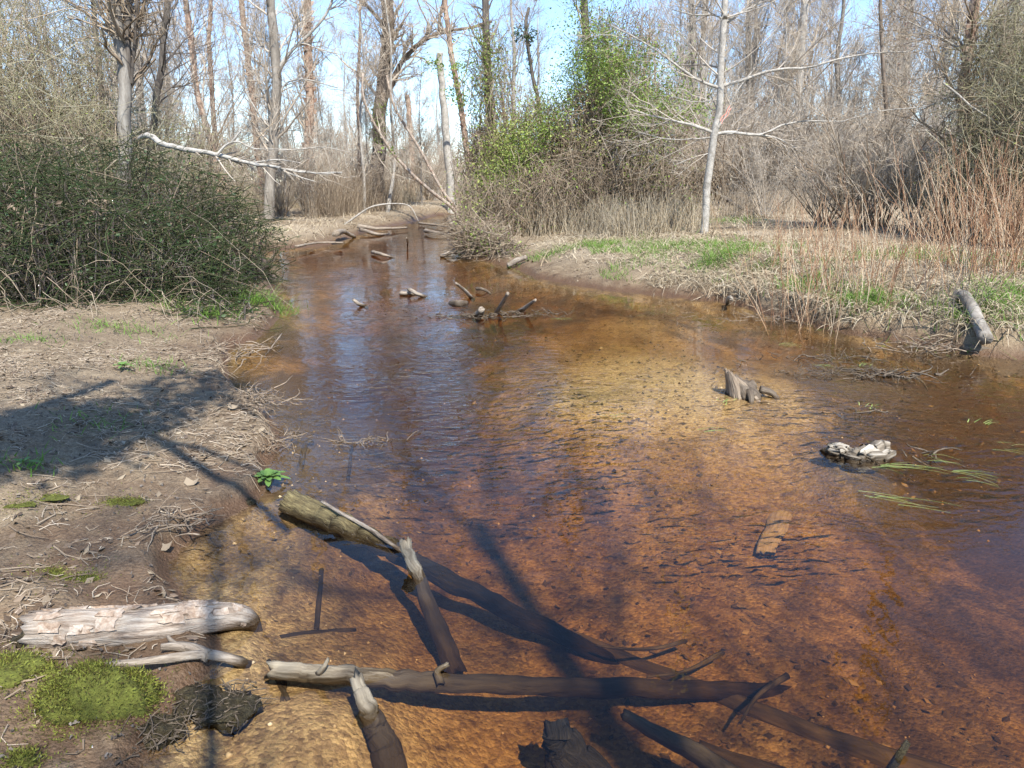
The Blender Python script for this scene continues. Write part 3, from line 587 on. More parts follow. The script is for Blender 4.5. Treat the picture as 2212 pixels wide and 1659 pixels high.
def woods():
    def row(n, px0, px1, y0, y1, s0, s1, vs, label, group):
        for k in range(n):
            px = px0 + (px1 - px0) * (k + rng.random() * .9) / n; Y = y0 + (y1 - y0) * rng.random()
            x = (px - CX) / F_PX * Y * 1.0
            if float(sdist(A([x]), A([Y]))[0]) < 1.5: continue
            place_tree(int(rng.choice(vs)), x, Y, s0 + (s1 - s0) * rng.random(), rng.random() * 6.28, label, group)
    row(11, 1430, 2350, 34, 48, .8, 1.05, [0, 1, 2, 3, 4, 5], 'bare grey tree in the near woods beyond the right bank clearing', 'near woods on the right')
    row(22, 1380, 2420, 50, 80, .75, 1.0, [0, 1, 2, 3, 4, 5, 4, 5], 'bare reddish grey tree in the deep woods beyond the right bank', 'deep woods on the right')
    row(20, 1180, 2300, 85, 130, .75, 1.0, [0, 1, 4, 5, 5], 'far bare tree at the back of the woods on the right', 'back of the woods on the right')
    row(7, 1010, 1420, 38, 56, .6, .8, [0, 1, 2, 3], 'bare tree standing behind the vine mound', 'trees behind the vine mound')
    row(11, -150, 430, 22, 42, .6, .9, [0, 1, 2, 3], 'bare tree in the woods behind the left thicket', 'woods on the left')
    row(8, 440, 1000, 55, 80, .4, .6, [0, 1, 2, 3], 'bare tree standing behind the left bank birches', 'trees behind the left birches')
    row(26, 280, 1000, 28, 55, .7, 1.1, [6, 7, 8, 9], 'slender bare sapling among the left birches', 'saplings among the left birches')
    row(24, 1400, 2250, 28, 48, .75, 1.15, [6, 7, 8, 9], 'slender bare sapling in the near right woods', 'saplings in the right woods')
    row(34, -200, 1150, 110, 180, .55, .85, [0, 1, 2, 3, 4], 'far bare tree of the low treeline beyond the stream bend', 'low far treeline')
woods()
ordinals('near woods on the right', 'bare grey trees just beyond the right clearing')
ordinals('trees behind the vine mound', 'bare trees behind the vine mound')
ordinals('woods on the left', 'bare trees behind the left thicket')
ordinals('saplings among the left birches', 'slender bare saplings among the left birches')
ordinals('saplings in the right woods', 'slender bare saplings in the near right woods')
ordinals('trees behind the left birches', 'bare trees standing behind the left birches')
# ------------------------------------------------------------------ thickets
def in_mound(n, ell):
    """random points inside a union of ellipsoids (cx,cy,cz,rx,ry,rz) above the ground; denser near the surface"""
    E = A(ell, float); wv = E[:, 3] * E[:, 4] * E[:, 5]; k = rng.choice(len(E), n, p=wv / wv.sum())
    d = nrm(rng.normal(size=(n, 3))); r = rng.random(n) ** (1 / 4.5)
    p = E[k, :3] + d * r[:, None] * E[k, 3:]
    gz = H(p[:, 0], p[:, 1]); p[:, 2] = np.maximum(p[:, 2], gz + .03)
    return p, k
def tangle(ell, n, length, Mp=6, flat=.55, wob=.35, grav=.25, bias=(0, 0, 0)):
    p, _ = in_mound(n, ell)
    d = rng.normal(size=(n, 3)); d[:, 2] *= flat; d = nrm(d + A(bias)); ln = length * (.4 + 1.1 * rng.random(n) ** 2); pts = [p - d * (ln / 2)[:, None]]
    for k in range(Mp - 1):
        d = nrm(d + rng.normal(size=(n, 3)) * wob * .5 + A([0, 0, -grav / Mp * 2 * (k / Mp)])); pts.append(pts[-1] + d * (ln / (Mp - 1))[:, None])
    P = np.stack(pts, 1)
    gz = H(P[..., 0], P[..., 1]); P[..., 2] = np.maximum(P[..., 2], np.maximum(gz, 0) + .02)
    return P
def risers(ell, n, Mp=6, wob=.12):
    """stems from the ground up into the mound"""
    p, k = in_mound(n, ell); E = A(ell, float)[k]
    s = np.stack([E[:, 0] + (p[:, 0] - E[:, 0]) * .65 + rng.normal(size=n) * .1, E[:, 1] + (p[:, 1] - E[:, 1]) * .65 + rng.normal(size=n) * .1, np.zeros(n)], -1)
    dd = sdist(s[:, 0], s[:, 1]); ok = dd > .15; s, p = s[ok], p[ok]; n = len(s)
    s[:, 2] = H(s[:, 0], s[:, 1]) - .05
    c = s * .5 + p * .5; c[:, 2] = p[:, 2] * .95 + .15
    t = np.linspace(0, 1, Mp)[None, :, None]
    P = s[:, None] * (1 - t) ** 2 + 2 * c[:, None] * t * (1 - t) + p[:, None] * t ** 2
    P[:, 1:] += rng.normal(size=(n, Mp - 1, 3)) * wob * np.linalg.norm(p - s, axis=1)[:, None, None] * .35
    return P
def taper(N, Mp, r, tip=.4, var=.5): return (r * (1 - var / 2 + var * rng.random(N)))[:, None] * np.linspace(1, tip, Mp)[None]
def px_ell(l):
    """(px, py, radius_x px, radius_y px, Y, depth m) -> ellipsoid"""
    out = []
    for px, py, rx, ry, Y, dep in l:
        c = at_y(px, py, Y); out.append((c[0], c[1], c[2], rx * ppm(Y), dep, ry * ppm(Y)))
    return out
def leaf_cloud(ell, n, clumps, spread, size, mat, name, parent):
    c, _ = in_mound(clumps, ell); k = rng.integers(0, clumps, n)
    p = c[k] + rng.normal(size=(n, 3)) * (spread * (.4 + .9 * rng.random(clumps)))[k][:, None]
    g = G(); g.leaves(p, np.full(n, size)); return reparent(g.build(name, mat, smooth=False), parent)
def thicket(name, label, cat, ell, mats, tang, rise, length, r, leaves=None, flat=.55, grav=.3, bias=(0, 0, 0), Mt=6):
    E = A(ell); bx, by = E[:, 0].mean(), E[:, 1].mean(); root = thing(name, label, cat, (bx, by, hz(bx, by)))
    g = G()
    if tang: P = tangle(ell, tang, length, Mt, flat, grav=grav, bias=bias); g.tubes(P, taper(len(P), Mt, r), 3); reparent(g.build('tangled_stems', mats[0]), root)['kind'] = 'stuff'
    g = G()
    if rise: P = risers(ell, rise); g.tubes(P, taper(len(P), 6, r * 1.5), 3); reparent(g.build('rising_stems', mats[1]), root)['kind'] = 'stuff'
    for l in (leaves or []):
        reparent(leaf_cloud(*l, root), root)['kind'] = 'stuff'
    return root
# big dark green briar thicket on the left bank
ELB = [(-5.6, 9.5, .72, 1.9, 1.5, 1.05), (-7.4, 9.4, .95, 2.3, 1.8, 1.2), (-4.4, 9.9, .42, .95, 1.4, .85), (-3.75, 9.2, .22, .55, .9, .62), (-6.4, 11.5, 1.0, 2.6, 1.8, 1.3), (-4.8, 12.4, .5, 1.0, 1.8, 1.0), (-9.5, 9.8, 1.1, 2.3, 2.0, 1.25), (-3.45, 8.75, .1, .4, .5, .4)]
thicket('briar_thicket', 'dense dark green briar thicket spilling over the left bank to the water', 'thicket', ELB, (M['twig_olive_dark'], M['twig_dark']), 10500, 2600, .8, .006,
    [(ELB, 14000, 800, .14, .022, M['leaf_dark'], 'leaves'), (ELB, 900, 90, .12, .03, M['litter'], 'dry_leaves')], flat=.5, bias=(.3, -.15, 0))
ELW = [(x, y, z + .1, a * .95, b, c * .98) for x, y, z, a, b, c in ELB]
thicket('arching_briars', 'long arching brown briar canes sticking out of the left thicket', 'briars', ELW, (M['twig_brown'], M['twig_brown']), 180, 260, 1.7, .006, flat=.9, grav=.6, bias=(.15, -.1, .25), Mt=8)
# straggling dry stems hanging from its foot
g = G(); n = 110
sx_ = rng.uniform(-7.5, -3.3, n); sy_ = rng.uniform(7.9, 8.7, n); P0 = np.stack([sx_, sy_, H(sx_, sy_) + .5 * rng.random(n) + .02], -1)
d = nrm(np.stack([rng.normal(size=n) * .6, -.7 * rng.random(n), -rng.random(n) * .6 + .1], -1)); t = np.linspace(0, 1, 5)[None, :, None]
P = P0[:, None] + d[:, None] * t * (.3 + .5 * rng.random(n))[:, None, None] + rng.normal(size=(n, 5, 3)) * .02; P[..., 2] = np.maximum(P[..., 2] - .25 * t[..., 0] ** 2, np.maximum(H(P[..., 0], P[..., 1]), 0) + .01)
g.tubes(P, taper(n, 5, .004), 3); tag(g.build('dry_stems', M['twig_brown']), 'dry pale stems hanging from the foot of the left briar thicket', None, kind='stuff')
# tall olive undergrowth behind it, to the top of the frame
ELO = px_ell([(60, 300, 190, 130, 13.5, 1.8), (40, 160, 170, 150, 14.5, 1.6), (190, 330, 150, 110, 14, 1.5), (330, 340, 130, 90, 15, 1.5), (-120, 220, 160, 220, 13.5, 1.6), (430, 390, 90, 70, 16, 1.3), (120, 60, 120, 90, 15, 1.4)])
thicket('olive_undergrowth', 'tall pale olive tangle of vines and saplings behind the left briar thicket', 'undergrowth', ELO, (M['twig_olive'], M['twig_brown']), 3000, 1100, 1.4, .0052,
    [(ELO, 1500, 400, .22, .02, M['leaf_yellow'], 'leaves')], flat=.9, grav=.1)
# vine mound in the centre of the right bank
YM = 22.0
ELM = px_ell([(1060, 210, 45, 120, YM, .7), (1060, 360, 70, 90, YM, 1.2), (1160, 330, 80, 110, YM, 1.3), (1160, 430, 170, 70, YM - 1.5, 1.5), (1290, 170, 60, 130, YM + 1, .9), (1330, 260, 80, 120, YM + .5, 1.3), (1420, 270, 70, 90, YM + .6, 1.0), (1310, 380, 130, 90, YM - .5, 1.5),
              (1420, 400, 110, 80, YM - .5, 1.4), (1250, 300, 70, 100, YM, 1.2), (1050, 450, 70, 60, YM - 2.5, 1.2), (1350, 90, 70, 70, YM + 1.5, .9)])
VL1 = px_ell([(1335, 185, 65, 48, YM - 1, .5), (1385, 235, 85, 36, YM - 1.3, .6), (1450, 215, 60, 24, YM - 1.2, .5), (1440, 140, 40, 30, YM - 1, .4), (1275, 110, 30, 60, YM, .4), (1300, 60, 30, 30, YM, .4), (1420, 130, 45, 18, YM, .4), (1350, 265, 55, 25, YM - .5, .5), (1290, 155, 35, 40, YM - .3, .5), (1260, 40, 30, 40, YM, .4), (1340, 130, 40, 35, YM - .5, .5), (1480, 250, 40, 20, YM - 1, .4)])
VL3 = px_ell([(1250, 120, 30, 40, YM - .8, .5), (1215, 190, 35, 40, YM - 1, .5), (1170, 260, 40, 40, YM - 1.2, .5), (1125, 325, 45, 40, YM - 1.6, .5), (1080, 385, 45, 35, YM - 2, .5), (1050, 120, 35, 50, YM - .5, .4), (1040, 200, 30, 40, YM - .6, .4)])
VL2 = px_ell([(1045, 150, 40, 45, YM, .5), (1050, 100, 35, 25, YM, .4), (1160, 235, 24, 35, YM, .4), (1130, 300, 50, 40, YM - .8, .6), (1090, 350, 50, 45, YM - 1, .6), (1210, 290, 40, 30, YM, .5), (1060, 410, 45, 25, YM - 2, .6), (1280, 300, 40, 30, YM - 1, .5), (1400, 330, 50, 30, YM - 1, .5), (1020, 450, 35, 20, YM - 3, .5), (1110, 320, 60, 60, YM - 1.4, .5), (1075, 380, 55, 50, YM - 1.8, .5)])
thicket('vine_mound', 'tall mound of brown brush draped with bright green vines on the right bank', 'vine thicket', ELM, (M['twig_brown'], M['twig_brown']), 9500, 3200, 1.0, .0085,
    [(VL1, 12000, 520, .34, .029, M['leaf_green'], 'vine_leaves'), (VL2, 8000, 420, .32, .027, M['leaf_yellow'], 'young_vine_leaves'), (VL3, 6500, 460, .26, .028, M['leaf_green'], 'draped_leaves'), (ELM, 7000, 600, .22, .03, M['leaf_green'], 'scattered_leaves')], flat=1.6, grav=.2)
hero_tree('vine_wrapped_tree', 'dark stem wrapped in green vines at the left end of the vine mound', [(1072, 440), (1068, 340), (1058, 230), (1052, 130), (1050, 80)], YM + .2, 20, 12, M['bark_dark'], M['twig_brown'], n=(14, 70, 200, 300), extra_h=2, t0=.4)
hero_tree('vine_wrapped_tree', 'dark leaning tree inside the tallest part of the vine mound', [(1330, 440), (1315, 330), (1295, 230), (1275, 120), (1262, 20)], YM + .8, 22, 12, M['bark_dark'], M['twig_brown'], n=(20, 110, 360, 600), extra_h=4, t0=.4, up=.3)
hero_tree('vine_wrapped_tree', 'thin stem in the vine mound carrying a leafy top above the middle dip', [(1195, 440), (1180, 330), (1165, 230), (1148, 150), (1138, 80)], YM + 1.5, 9, 6, M['bark_dark'], M['twig_brown'], n=(10, 40, 140, 200), extra_h=.8, t0=.5)
E1 = px_ell([(1132, 72, 24, 18, YM + 1.5, .3), (1144, 120, 5, 40, YM + 1.5, .1)])
rt2 = thing('leaf_clump', 'small dark green leaf clump high on a thin stem above the vine mound', 'leaf clump', (E1[0][0], E1[0][1], E1[0][2])); leaf_cloud(E1[:1], 500, 40, .07, .03, M['leaf_dark'], 'leaves', rt2); leaf_cloud(E1[1:], 160, 40, .03, .03, M['leaf_dark'], 'leaves', rt2)
E2 = px_ell([(985, 205, 26, 22, 27, .4), (940, 145, 22, 16, 28, .4), (990, 150, 20, 30, 27, .4)])
rt3 = thing('leaf_clump', 'green vine leaves around the curved birch right of the dead trunk', 'leaf clump', (E2[0][0], E2[0][1], E2[0][2])); leaf_cloud(E2, 900, 80, .12, .04, M['leaf_green'], 'leaves', rt3)
E3 = px_ell([(822, 270, 24, 45, 36, .5), (846, 330, 18, 14, 30, .3)])
rt4 = thing('leaf_clump', 'thin green vine leaves on the trunk of the arched tree', 'leaf clump', (E3[0][0], E3[0][1], E3[0][2])); leaf_cloud(E3, 500, 60, .18, .045, M['leaf_green'], 'leaves', rt4)
# tall dry weeds along the foot of the mound
def weeds(name, label, poly_px, n, hgt, r, mat, lean=.18, Mp=4):
    q = A([[ground(*p)[0], ground(*p)[1]] for p in poly_px]); k = rng.integers(0, len(q) - 1, n); t = rng.random(n)[:, None]
    p = q[k] * (1 - t) + q[k + 1] * t + rng.normal(size=(n, 2)) * A([.35, .7])
    ok = sdist(p[:, 0], p[:, 1]) > .2; p = p[ok]; n = len(p)
    b = np.stack([p[:, 0], p[:, 1], H(p[:, 0], p[:, 1]) - .03], -1); d = nrm(np.stack([rng.normal(size=n) * lean, rng.normal(size=n) * lean, np.ones(n)], -1)); h = hgt * (.35 + .9 * rng.random(n)); pts = [b]
    for j in range(Mp - 1): d = nrm(d + rng.normal(size=(n, 3)) * .14); pts.append(pts[-1] + d * (h / (Mp - 1))[:, None])
    g = G(); g.tubes(np.stack(pts, 1), taper(n, Mp, r), 3); return tag(g.build(name, mat), label, None, kind='stuff')
weeds('dry_weeds', 'tall dry tan weeds along the foot of the vine mound', [(1000, 520), (1100, 505), (1200, 500), (1300, 500), (1400, 500), (1500, 495)], 2600, .8, .006, M['straw'])
weeds('dry_weeds', 'low tan weeds in the clearing behind the bank tree', [(1560, 470), (1680, 462), (1800, 460), (1950, 462)], 1800, .9, .006, M['straw_dull'])
weeds('dry_weeds', 'tan weeds around the birch trunks on the far left bank', [(480, 470), (560, 452), (640, 446), (720, 446), (800, 442), (900, 436)], 2800, 1.2, .008, M['straw'])
weeds('dry_weeds', 'tall brown brush along the far left shore by the thin sapling', [(690, 470), (740, 465), (790, 458), (850, 448)], 1500, 2.0, .007, M['twig_brown'], .25)
# roots and brush overhanging the water at the point
ELP = px_ell([(1040, 520, 55, 32, 17.5, .8), (1010, 495, 30, 30, 18.5, .8), (1090, 540, 40, 20, 16.8, .5)])
thicket('overhanging_brush', 'tangled brush overhanging the water at the point of the right bank', 'brush', ELP, (M['twig_brown'], M['twig_dark']), 1500, 300, .9, .008, [(ELP, 1200, 160, .12, .028, M['leaf_green'], 'leaves')], flat=.6, grav=.5, bias=(-.3, -.3, 0))
# ------------------------------------------------------------------ bare shrubs copied one by one
SV = []
for i in range(4):
    n = 26; a = rng.random(n) * 6.28; b = np.stack([np.cos(a) * .18, np.sin(a) * .18, np.zeros(n)], -1) * rng.random(n)[:, None]
    d = nrm(np.stack([np.cos(a) * .35, np.sin(a) * .35, np.ones(n)], -1) + rng.normal(size=(n, 3)) * .12); ln = 1.6 + 1.3 * rng.random(n); pts = [b]
    for j in range(8): d = nrm(d + rng.normal(size=(n, 3)) * .1 + np.stack([np.cos(a), np.sin(a), np.zeros(n)], -1) * .04); pts.append(pts[-1] + d * (ln / 8)[:, None])
    P = np.stack(pts, 1); Rd = taper(n, 9, .016, .3); g1 = G(); g1.tubes(P, Rd, 4)
    b1, r1 = grow(P, Rd, 150, .2, 1, .9, .6, .2, 6, .18, .6, .005); b2, r2 = grow(b1, r1, 520, .1, 1, .5, .7, .15, 4, .2, .6, .0045); b3, r3 = grow(b2, r2, 1200, .1, 1, .28, .7, .1, 3, .2, .7, .004)
    g2 = G()
    for p, r, s in ((b1, r1, 3), (b2, r2, 3), (b3, r3, 3)): g2.tubes(p, r, s)
    m1 = mesh('stems', g1.V[0], g1.Q[0]); m1.materials.append(M['twig_brown' if i % 2 else 'twig_grey']); m2 = mesh('twigs', np.concatenate(g2.V), np.concatenate(g2.Q)); m2.materials.append(M['twig_pink' if i % 2 else 'twig_grey'])
    SV.append((m1, m2))
def shrub(v, x, y, sc, label, group=None):
    e = thing('bare_shrub', label, 'shrub', (x, y, hz(x, y) - .05), group); e.scale = (sc, sc, sc * (.8 + .4 * rng.random())); e.rotation_euler = (0, 0, rng.random() * 6.28)
    link('stems', SV[v][0], None, e); link('twigs', SV[v][1], None, e)
def shrub_px(v, px, py, sc, label): q = ground(px, py); shrub(v, q[0], q[1], sc, label)
shrub_px(1, 1845, 492, 1.25, 'vase shaped purplish grey shrub in the middle of the right clearing')
shrub_px(1, 1780, 486, .9, 'smaller purplish shrub just left of the vase shaped shrub')
shrub_px(3, 1905, 488, 1.0, 'dark stemmed shrub just right of the vase shaped shrub')
shrub_px(0, 1655, 470, .8, 'low brown shrub behind the bank tree by the fallen pole')
shrub_px(2, 1990, 500, 1.0, 'low arching dark shrub left of the red canes')
def shrub_row(n, px0, px1, y0, y1, s0, s1, label, group):
    for k in range(n):
        px = px0 + (px1 - px0) * (k + rng.random()) / n; Y = y0 + (y1 - y0) * rng.random(); x = (px - CX) / F_PX * Y
        if float(sdist(A([x]), A([Y]))[0]) < 1.0: continue
        shrub(int(rng.integers(0, 4)), x, Y, s0 + (s1 - s0) * rng.random(), label, group)
shrub_row(30, 1480, 2300, 27, 40, 1., 1.9, 'bare twiggy shrub at the back of the right clearing', 'shrubs behind the right clearing')
shrub_row(30, 1400, 2350, 40, 62, 1.4, 2.4, 'bare shrub in the understorey of the right woods', 'understorey of the right woods')
shrub_row(16, 330, 800, 30, 45, 1., 1.8, 'bare shrub among the birches on the far left bank', 'shrubs among the left birches')
shrub_row(16, 800, 1100, 44, 70, 1., 1.8, 'bare shrub beyond the stream bend', 'shrubs beyond the bend')
shrub_row(12, -150, 420, 18, 28, 1.2, 2., 'bare shrub behind the left briar thicket', 'shrubs behind the left thicket')
shrub_row(40, -200, 2350, 75, 140, 1.8, 3.2, 'far bare bush filling the back of the woods', 'far bushes')
ordinals('shrubs behind the right clearing', 'bare shrubs at the back of the right clearing')
ordinals('shrubs among the left birches', 'bare shrubs among the far left birches')
ordinals('shrubs behind the left thicket', 'bare shrubs behind the left briar thicket')
ordinals('shrubs beyond the bend', 'bare shrubs beyond the stream bend')
# right edge thicket and canes
ELR = px_ell([(2200, 330, 110, 180, 13, 1.3), (2150, 200, 90, 160, 14.5, 1.2), (2230, 90, 100, 140, 14, 1.2), (2060, 440, 70, 80, 15, 1.2), (2320, 300, 120, 250, 12.5, 1.5)])
thicket('olive_undergrowth', 'tall olive tangle of twigs and vines at the right edge behind the red canes', 'undergrowth', ELR, (M['twig_olive'], M['twig_brown']), 3400, 1000, 1.2, .005, [(ELR, 1500, 350, .2, .02, M['leaf_yellow'], 'leaves')], flat=1.0, grav=.1)
def canes(name, label, px, py, n, hgt, spread, rad, mat, lean=.35):
    q = ground(px, py); b = A([q[0], q[1]]) + rng.normal(size=(n, 2)) * spread; b = np.column_stack([b, H(b[:, 0], b[:, 1]) - .03])
    off = (b[:, :2] - q[:2]) / (spread if np.isscalar(spread) else A(spread)) * .12
    d = nrm(np.column_stack([off[:, 0] + rng.normal(size=n) * lean * .5, off[:, 1] + rng.normal(size=n) * lean * .5, np.ones(n)])); h = hgt * (.4 + .7 * rng.random(n)); pts = [b]
    for j in range(6): d = nrm(d + rng.normal(size=(n, 3)) * .06 + np.column_stack([d[:, :2] * .05, np.zeros(n)])); pts.append(pts[-1] + d * (h / 6)[:, None])
    root = thing(name, label, 'canes', (q[0], q[1], q[2])); P = np.stack(pts, 1); Rd = taper(n, 7, rad); g = G(); g.tubes(P, Rd, 3); reparent(g.build('canes', mat), root)['kind'] = 'stuff'
    b1, r1 = grow(P, Rd, n * 2, .3, 1, .4, .6, .2, 4, .15, .6, .0028); g = G(); g.tubes(b1, r1, 3); reparent(g.build('side_shoots', mat), root)['kind'] = 'stuff'
canes('cane_clump', 'dense stand of tall reddish canes at the right edge', 2185, 590, 430, 1.75, (.62, .65), .0042, M['cane_red'])
canes('cane_clump', 'sparse upright reddish canes on the right bank before the clearing', 1850, 640, 130, 1.15, (.55, .4), .0045, M['cane_red'])
canes('cane_clump', 'few thin reddish canes near the middle of the right bank edge', 1715, 570, 50, 1.0, (.4, .3), .0045, M['cane_red'])
canes('cane_clump', 'bare dark canes standing on the bank just left of the grey log', 2035, 690, 26, .9, (.25, .15), .004, M['twig_dark'])
# ------------------------------------------------------------------ grass and straw
def blades(g, p, hgt, wdt, lean, droop=.5, Mp=4):
    n = len(p); a = rng.random(n) * 6.283; l = lean * (.3 + rng.random(n)); d = np.stack([np.cos(a) * l, np.sin(a) * l, np.ones(n)], -1); d = nrm(d)
    h = (hgt * (.4 + .8 * rng.random(n)))[:, None]; pts = [p]
    for j in range(Mp - 1): d = nrm(d + A([0, 0, -droop / (Mp - 1)]) + np.stack([np.cos(a), np.sin(a), np.zeros(n)], -1) * .1); pts.append(pts[-1] + d * h / (Mp - 1))
    P = np.stack(pts, 1); gz = H(P[..., 0], P[..., 1]); P[..., 2] = np.maximum(P[..., 2], np.maximum(gz, 0) + .004)
    W = (wdt * (.6 + .8 * rng.random(n)))[:, None] * np.linspace(1, .15, Mp)[None]
    g.ribbons(P, W, side=np.stack([rng.normal(size=n) * .3, rng.normal(size=n) * .3, np.ones(n)], -1))
def sow(n, x0, x1, y0, y1, dmin, dmax, dens=None):
    x = rng.uniform(x0, x1, n); y = rng.uniform(y0, y1, n); d = sdist(x, y); ok = (d > dmin) & (d < dmax) & (np.abs(x) < y * .75 + 1)
    if dens is not None: ok &= rng.random(n) < dens(x, y)
    x, y = x[ok], y[ok]; return np.stack([x, y, H(x, y)], -1)
g = G(); p = sow(60000, .5, 9, 6.8, 21, .12, 4.5, lambda x, y: sm((sdist(x, y) - .75 * (1 - sm((x - 2.4) / 1.2))) / .5 + .3) * np.clip(fbm(x * .9, y * .9, 60, 3) * 2.0 - .45 + .4 * sm((x - 3.2) / 1.5), .04, 1)); blades(g, p[:26000], .30, .0055, 1.4, 1.2)
p = sow(60000, 2.2, 9, 6.2, 14, .02, .7, lambda x, y: np.clip(fbm(x * 1.4, y * 1.4, 67, 2) * 3 - 1.0, .05, 1)); blades(g, p[:7000], .36, .005, 1.0, 1.6)
tag(g.build('dry_grass', M['straw']), 'matted pale dry grass along the right bank', None, kind='stuff')
g = G(); p = sow(40000, -14, 24, 14, 45, .3, 40, lambda x, y: np.clip(fbm(x * .5, y * .5, 61, 3) * 2 - .5, .1, 1)); blades(g, p[:16000], .42, .007, 1.0, .8)
tag(g.build('dry_grass', M['straw']), 'dry tan grass over the floor of the open woods', None, kind='stuff')
g = G(); p = sow(40000, 1.5, 9, 6.5, 17, .25, 4, lambda x, y: sm((fbm(x * 1.1, y * 1.1, 62, 3) - .47) / .15)); blades(g, p[:9000], .17, .004, .7, .4)
tag(g.build('short_green_grass', M['grass']), 'short fresh green grass showing through the matted right bank', None, kind='stuff')
def tuft(label, px, py, n, hgt, spread, mat='grass', wd=.004):
    q = ground(px, py); p = q[:2] + rng.normal(size=(n, 2)) * A(spread) * .5; p = np.column_stack([p, H(p[:, 0], p[:, 1])]); g = G(); blades(g, p, hgt, wd, .8, .5)
    root = thing('grass_tuft', label, 'grass tuft', (q[0], q[1], q[2])); reparent(g.build('blades', M[mat], smooth=False), root)['kind'] = 'stuff'
tuft('bright green grass tuft in front of the bank tree', 1545, 568, 420, .30, (.45, .4))
tuft('low green grass patch left of the bank tree tuft', 1430, 548, 260, .18, (.6, .5)); tuft('pale green grass patch near the point of the right bank', 1200, 548, 420, .22, (.9, .5))
tuft('vivid green grass patch at the right edge above the grey log', 2170, 655, 900, .22, (.75, .6)); tuft('green grass under the red canes', 1990, 560, 600, .25, (.8, .9)); tuft('green grass clump drooping over the edge below the sparse canes', 1870, 655, 350, .28, (.4, .35))
tuft('green grass behind the bank tree foot', 1575, 480, 350, .22, (.9, .8)); tuft('small green tuft between bank tree and sparse canes', 1655, 575, 160, .16, (.35, .3)); tuft('green grass clump left of the sparse canes', 1745, 612, 260, .22, (.5, .35))
tuft('green grass overhanging the water at the tip of the left thicket', 560, 655, 420, .30, (.45, .4)); tuft('dark green grass at the foot of the left thicket', 440, 680, 260, .22, (.5, .35)); tuft('yellowish grass patch below the left thicket', 255, 712, 260, .12, (.55, .35), 'grass', .003)
tuft('thin grass patch near the middle of the left bank', 335, 795, 160, .10, (.28, .25), 'grass', .003); tuft('thin grass sprouts along the left frame edge', 40, 735, 160, .10, (.5, .3), 'grass', .003); tuft('grass sprouts in the broad shadow on the left bank', 210, 915, 120, .08, (.35, .3), 'grass', .003); tuft('green sprouts near the left frame edge in the shadow', 60, 1010, 60, .09, (.15, .12), 'grass', .004); tuft('green grass on the far left bank below the spotted tree', 560, 500, 260, .2, (.9, .8))
# ------------------------------------------------------------------ logs, sticks and debris
def wp2(pts, r0, r1):
    out = []
    for i, p in enumerate(pts):
        r = r0 + (r1 - r0) * i / max(len(pts) - 1, 1)
        if p[2] is None: q = ground(p[0], p[1]); q = q + A([0, 0, r * .5])      # lies on the ground
        elif p[2] == 'bed': q = at_z(p[0], p[1], -.15); q[2] = hz(q[0], q[1]) - r * .15
        else: q = at_z(p[0], p[1], p[2])
        out.append(q)
    return np.stack(out)
def wp(pts): return np.stack([at_z(p[0], p[1], p[2]) for p in pts])
def log_mesh(C, Rd, sides=14, lump=.12, seed=0, jag=0.0, freq=1.0):
    """closed rough log; jag roughens the end rings along the axis"""
    n = len(C); T = nrm(np.gradient(C, axis=0)); ref = A([0, 0, 1.]) if abs(T[0, 2]) < .9 else A([1., 0, 0])
    X = nrm(np.cross(T, ref)); Y = np.cross(T, X); an = np.arange(sides) * 2 * math.pi / sides
    L_ = np.concatenate([[0], np.cumsum(np.linalg.norm(np.diff(C, axis=0), axis=1))])
    L0 = L_; L_ = L_ * freq; r = Rd[:, None] * (1 + lump * 1.1 * (fbm(np.cos(an)[None] * 2.2 + seed * 3.1 + L_[:, None] * 2.0, np.sin(an)[None] * 2.2 + L_[:, None] * 3.0 + seed, 70 + seed, 3) - .5) + lump * .9 * (fbm(an[None] * 3.5 + L0[:, None] * .6, L0[:, None] * 2.5 + seed + 0 * an[None], 71 + seed, 2) - .5))
    V = C[:, None] + r[..., None] * (np.cos(an)[:, None] * X[:, None] + np.sin(an)[:, None] * Y[:, None])
    if jag:
        V[0] -= T[0] * (rng.random(sides) * jag)[:, None]; V[-1] += T[-1] * (rng.random(sides) * jag)[:, None]
    i = np.arange(n - 1)[:, None] * sides; j = np.arange(sides)[None]; j2 = (j + 1) % sides
    Q = np.stack([i + j, i + j2, i + sides + j2, i + sides + j], -1).reshape(-1, 4)
    V = V.reshape(-1, 3); c0 = len(V)
    e0 = V[:sides].mean(0) + T[0] * Rd[0] * .15; e1 = V[-sides:].mean(0) - T[-1] * Rd[-1] * .15; V = np.vstack([V, e0, e1])
    k = np.arange(sides); k2 = (k + 1) % sides; b = (n - 1) * sides
    Tt = np.concatenate([np.stack([np.full(sides, c0), k2, k], -1), np.stack([np.full(sides, c0 + 1), b + k, b + k2], -1)])
    gr = np.stack([np.broadcast_to(L0[:, None] * .35, r.shape), np.cos(an)[None] * Rd[:, None] * 2.2 + seed, np.sin(an)[None] * Rd[:, None] * 2.2 + np.zeros_like(r)], -1).reshape(-1, 3)
    gr = np.vstack([gr, gr[:1], gr[-1:]])
    return V, Q, Tt, 0.0, gr
_ls = [0]
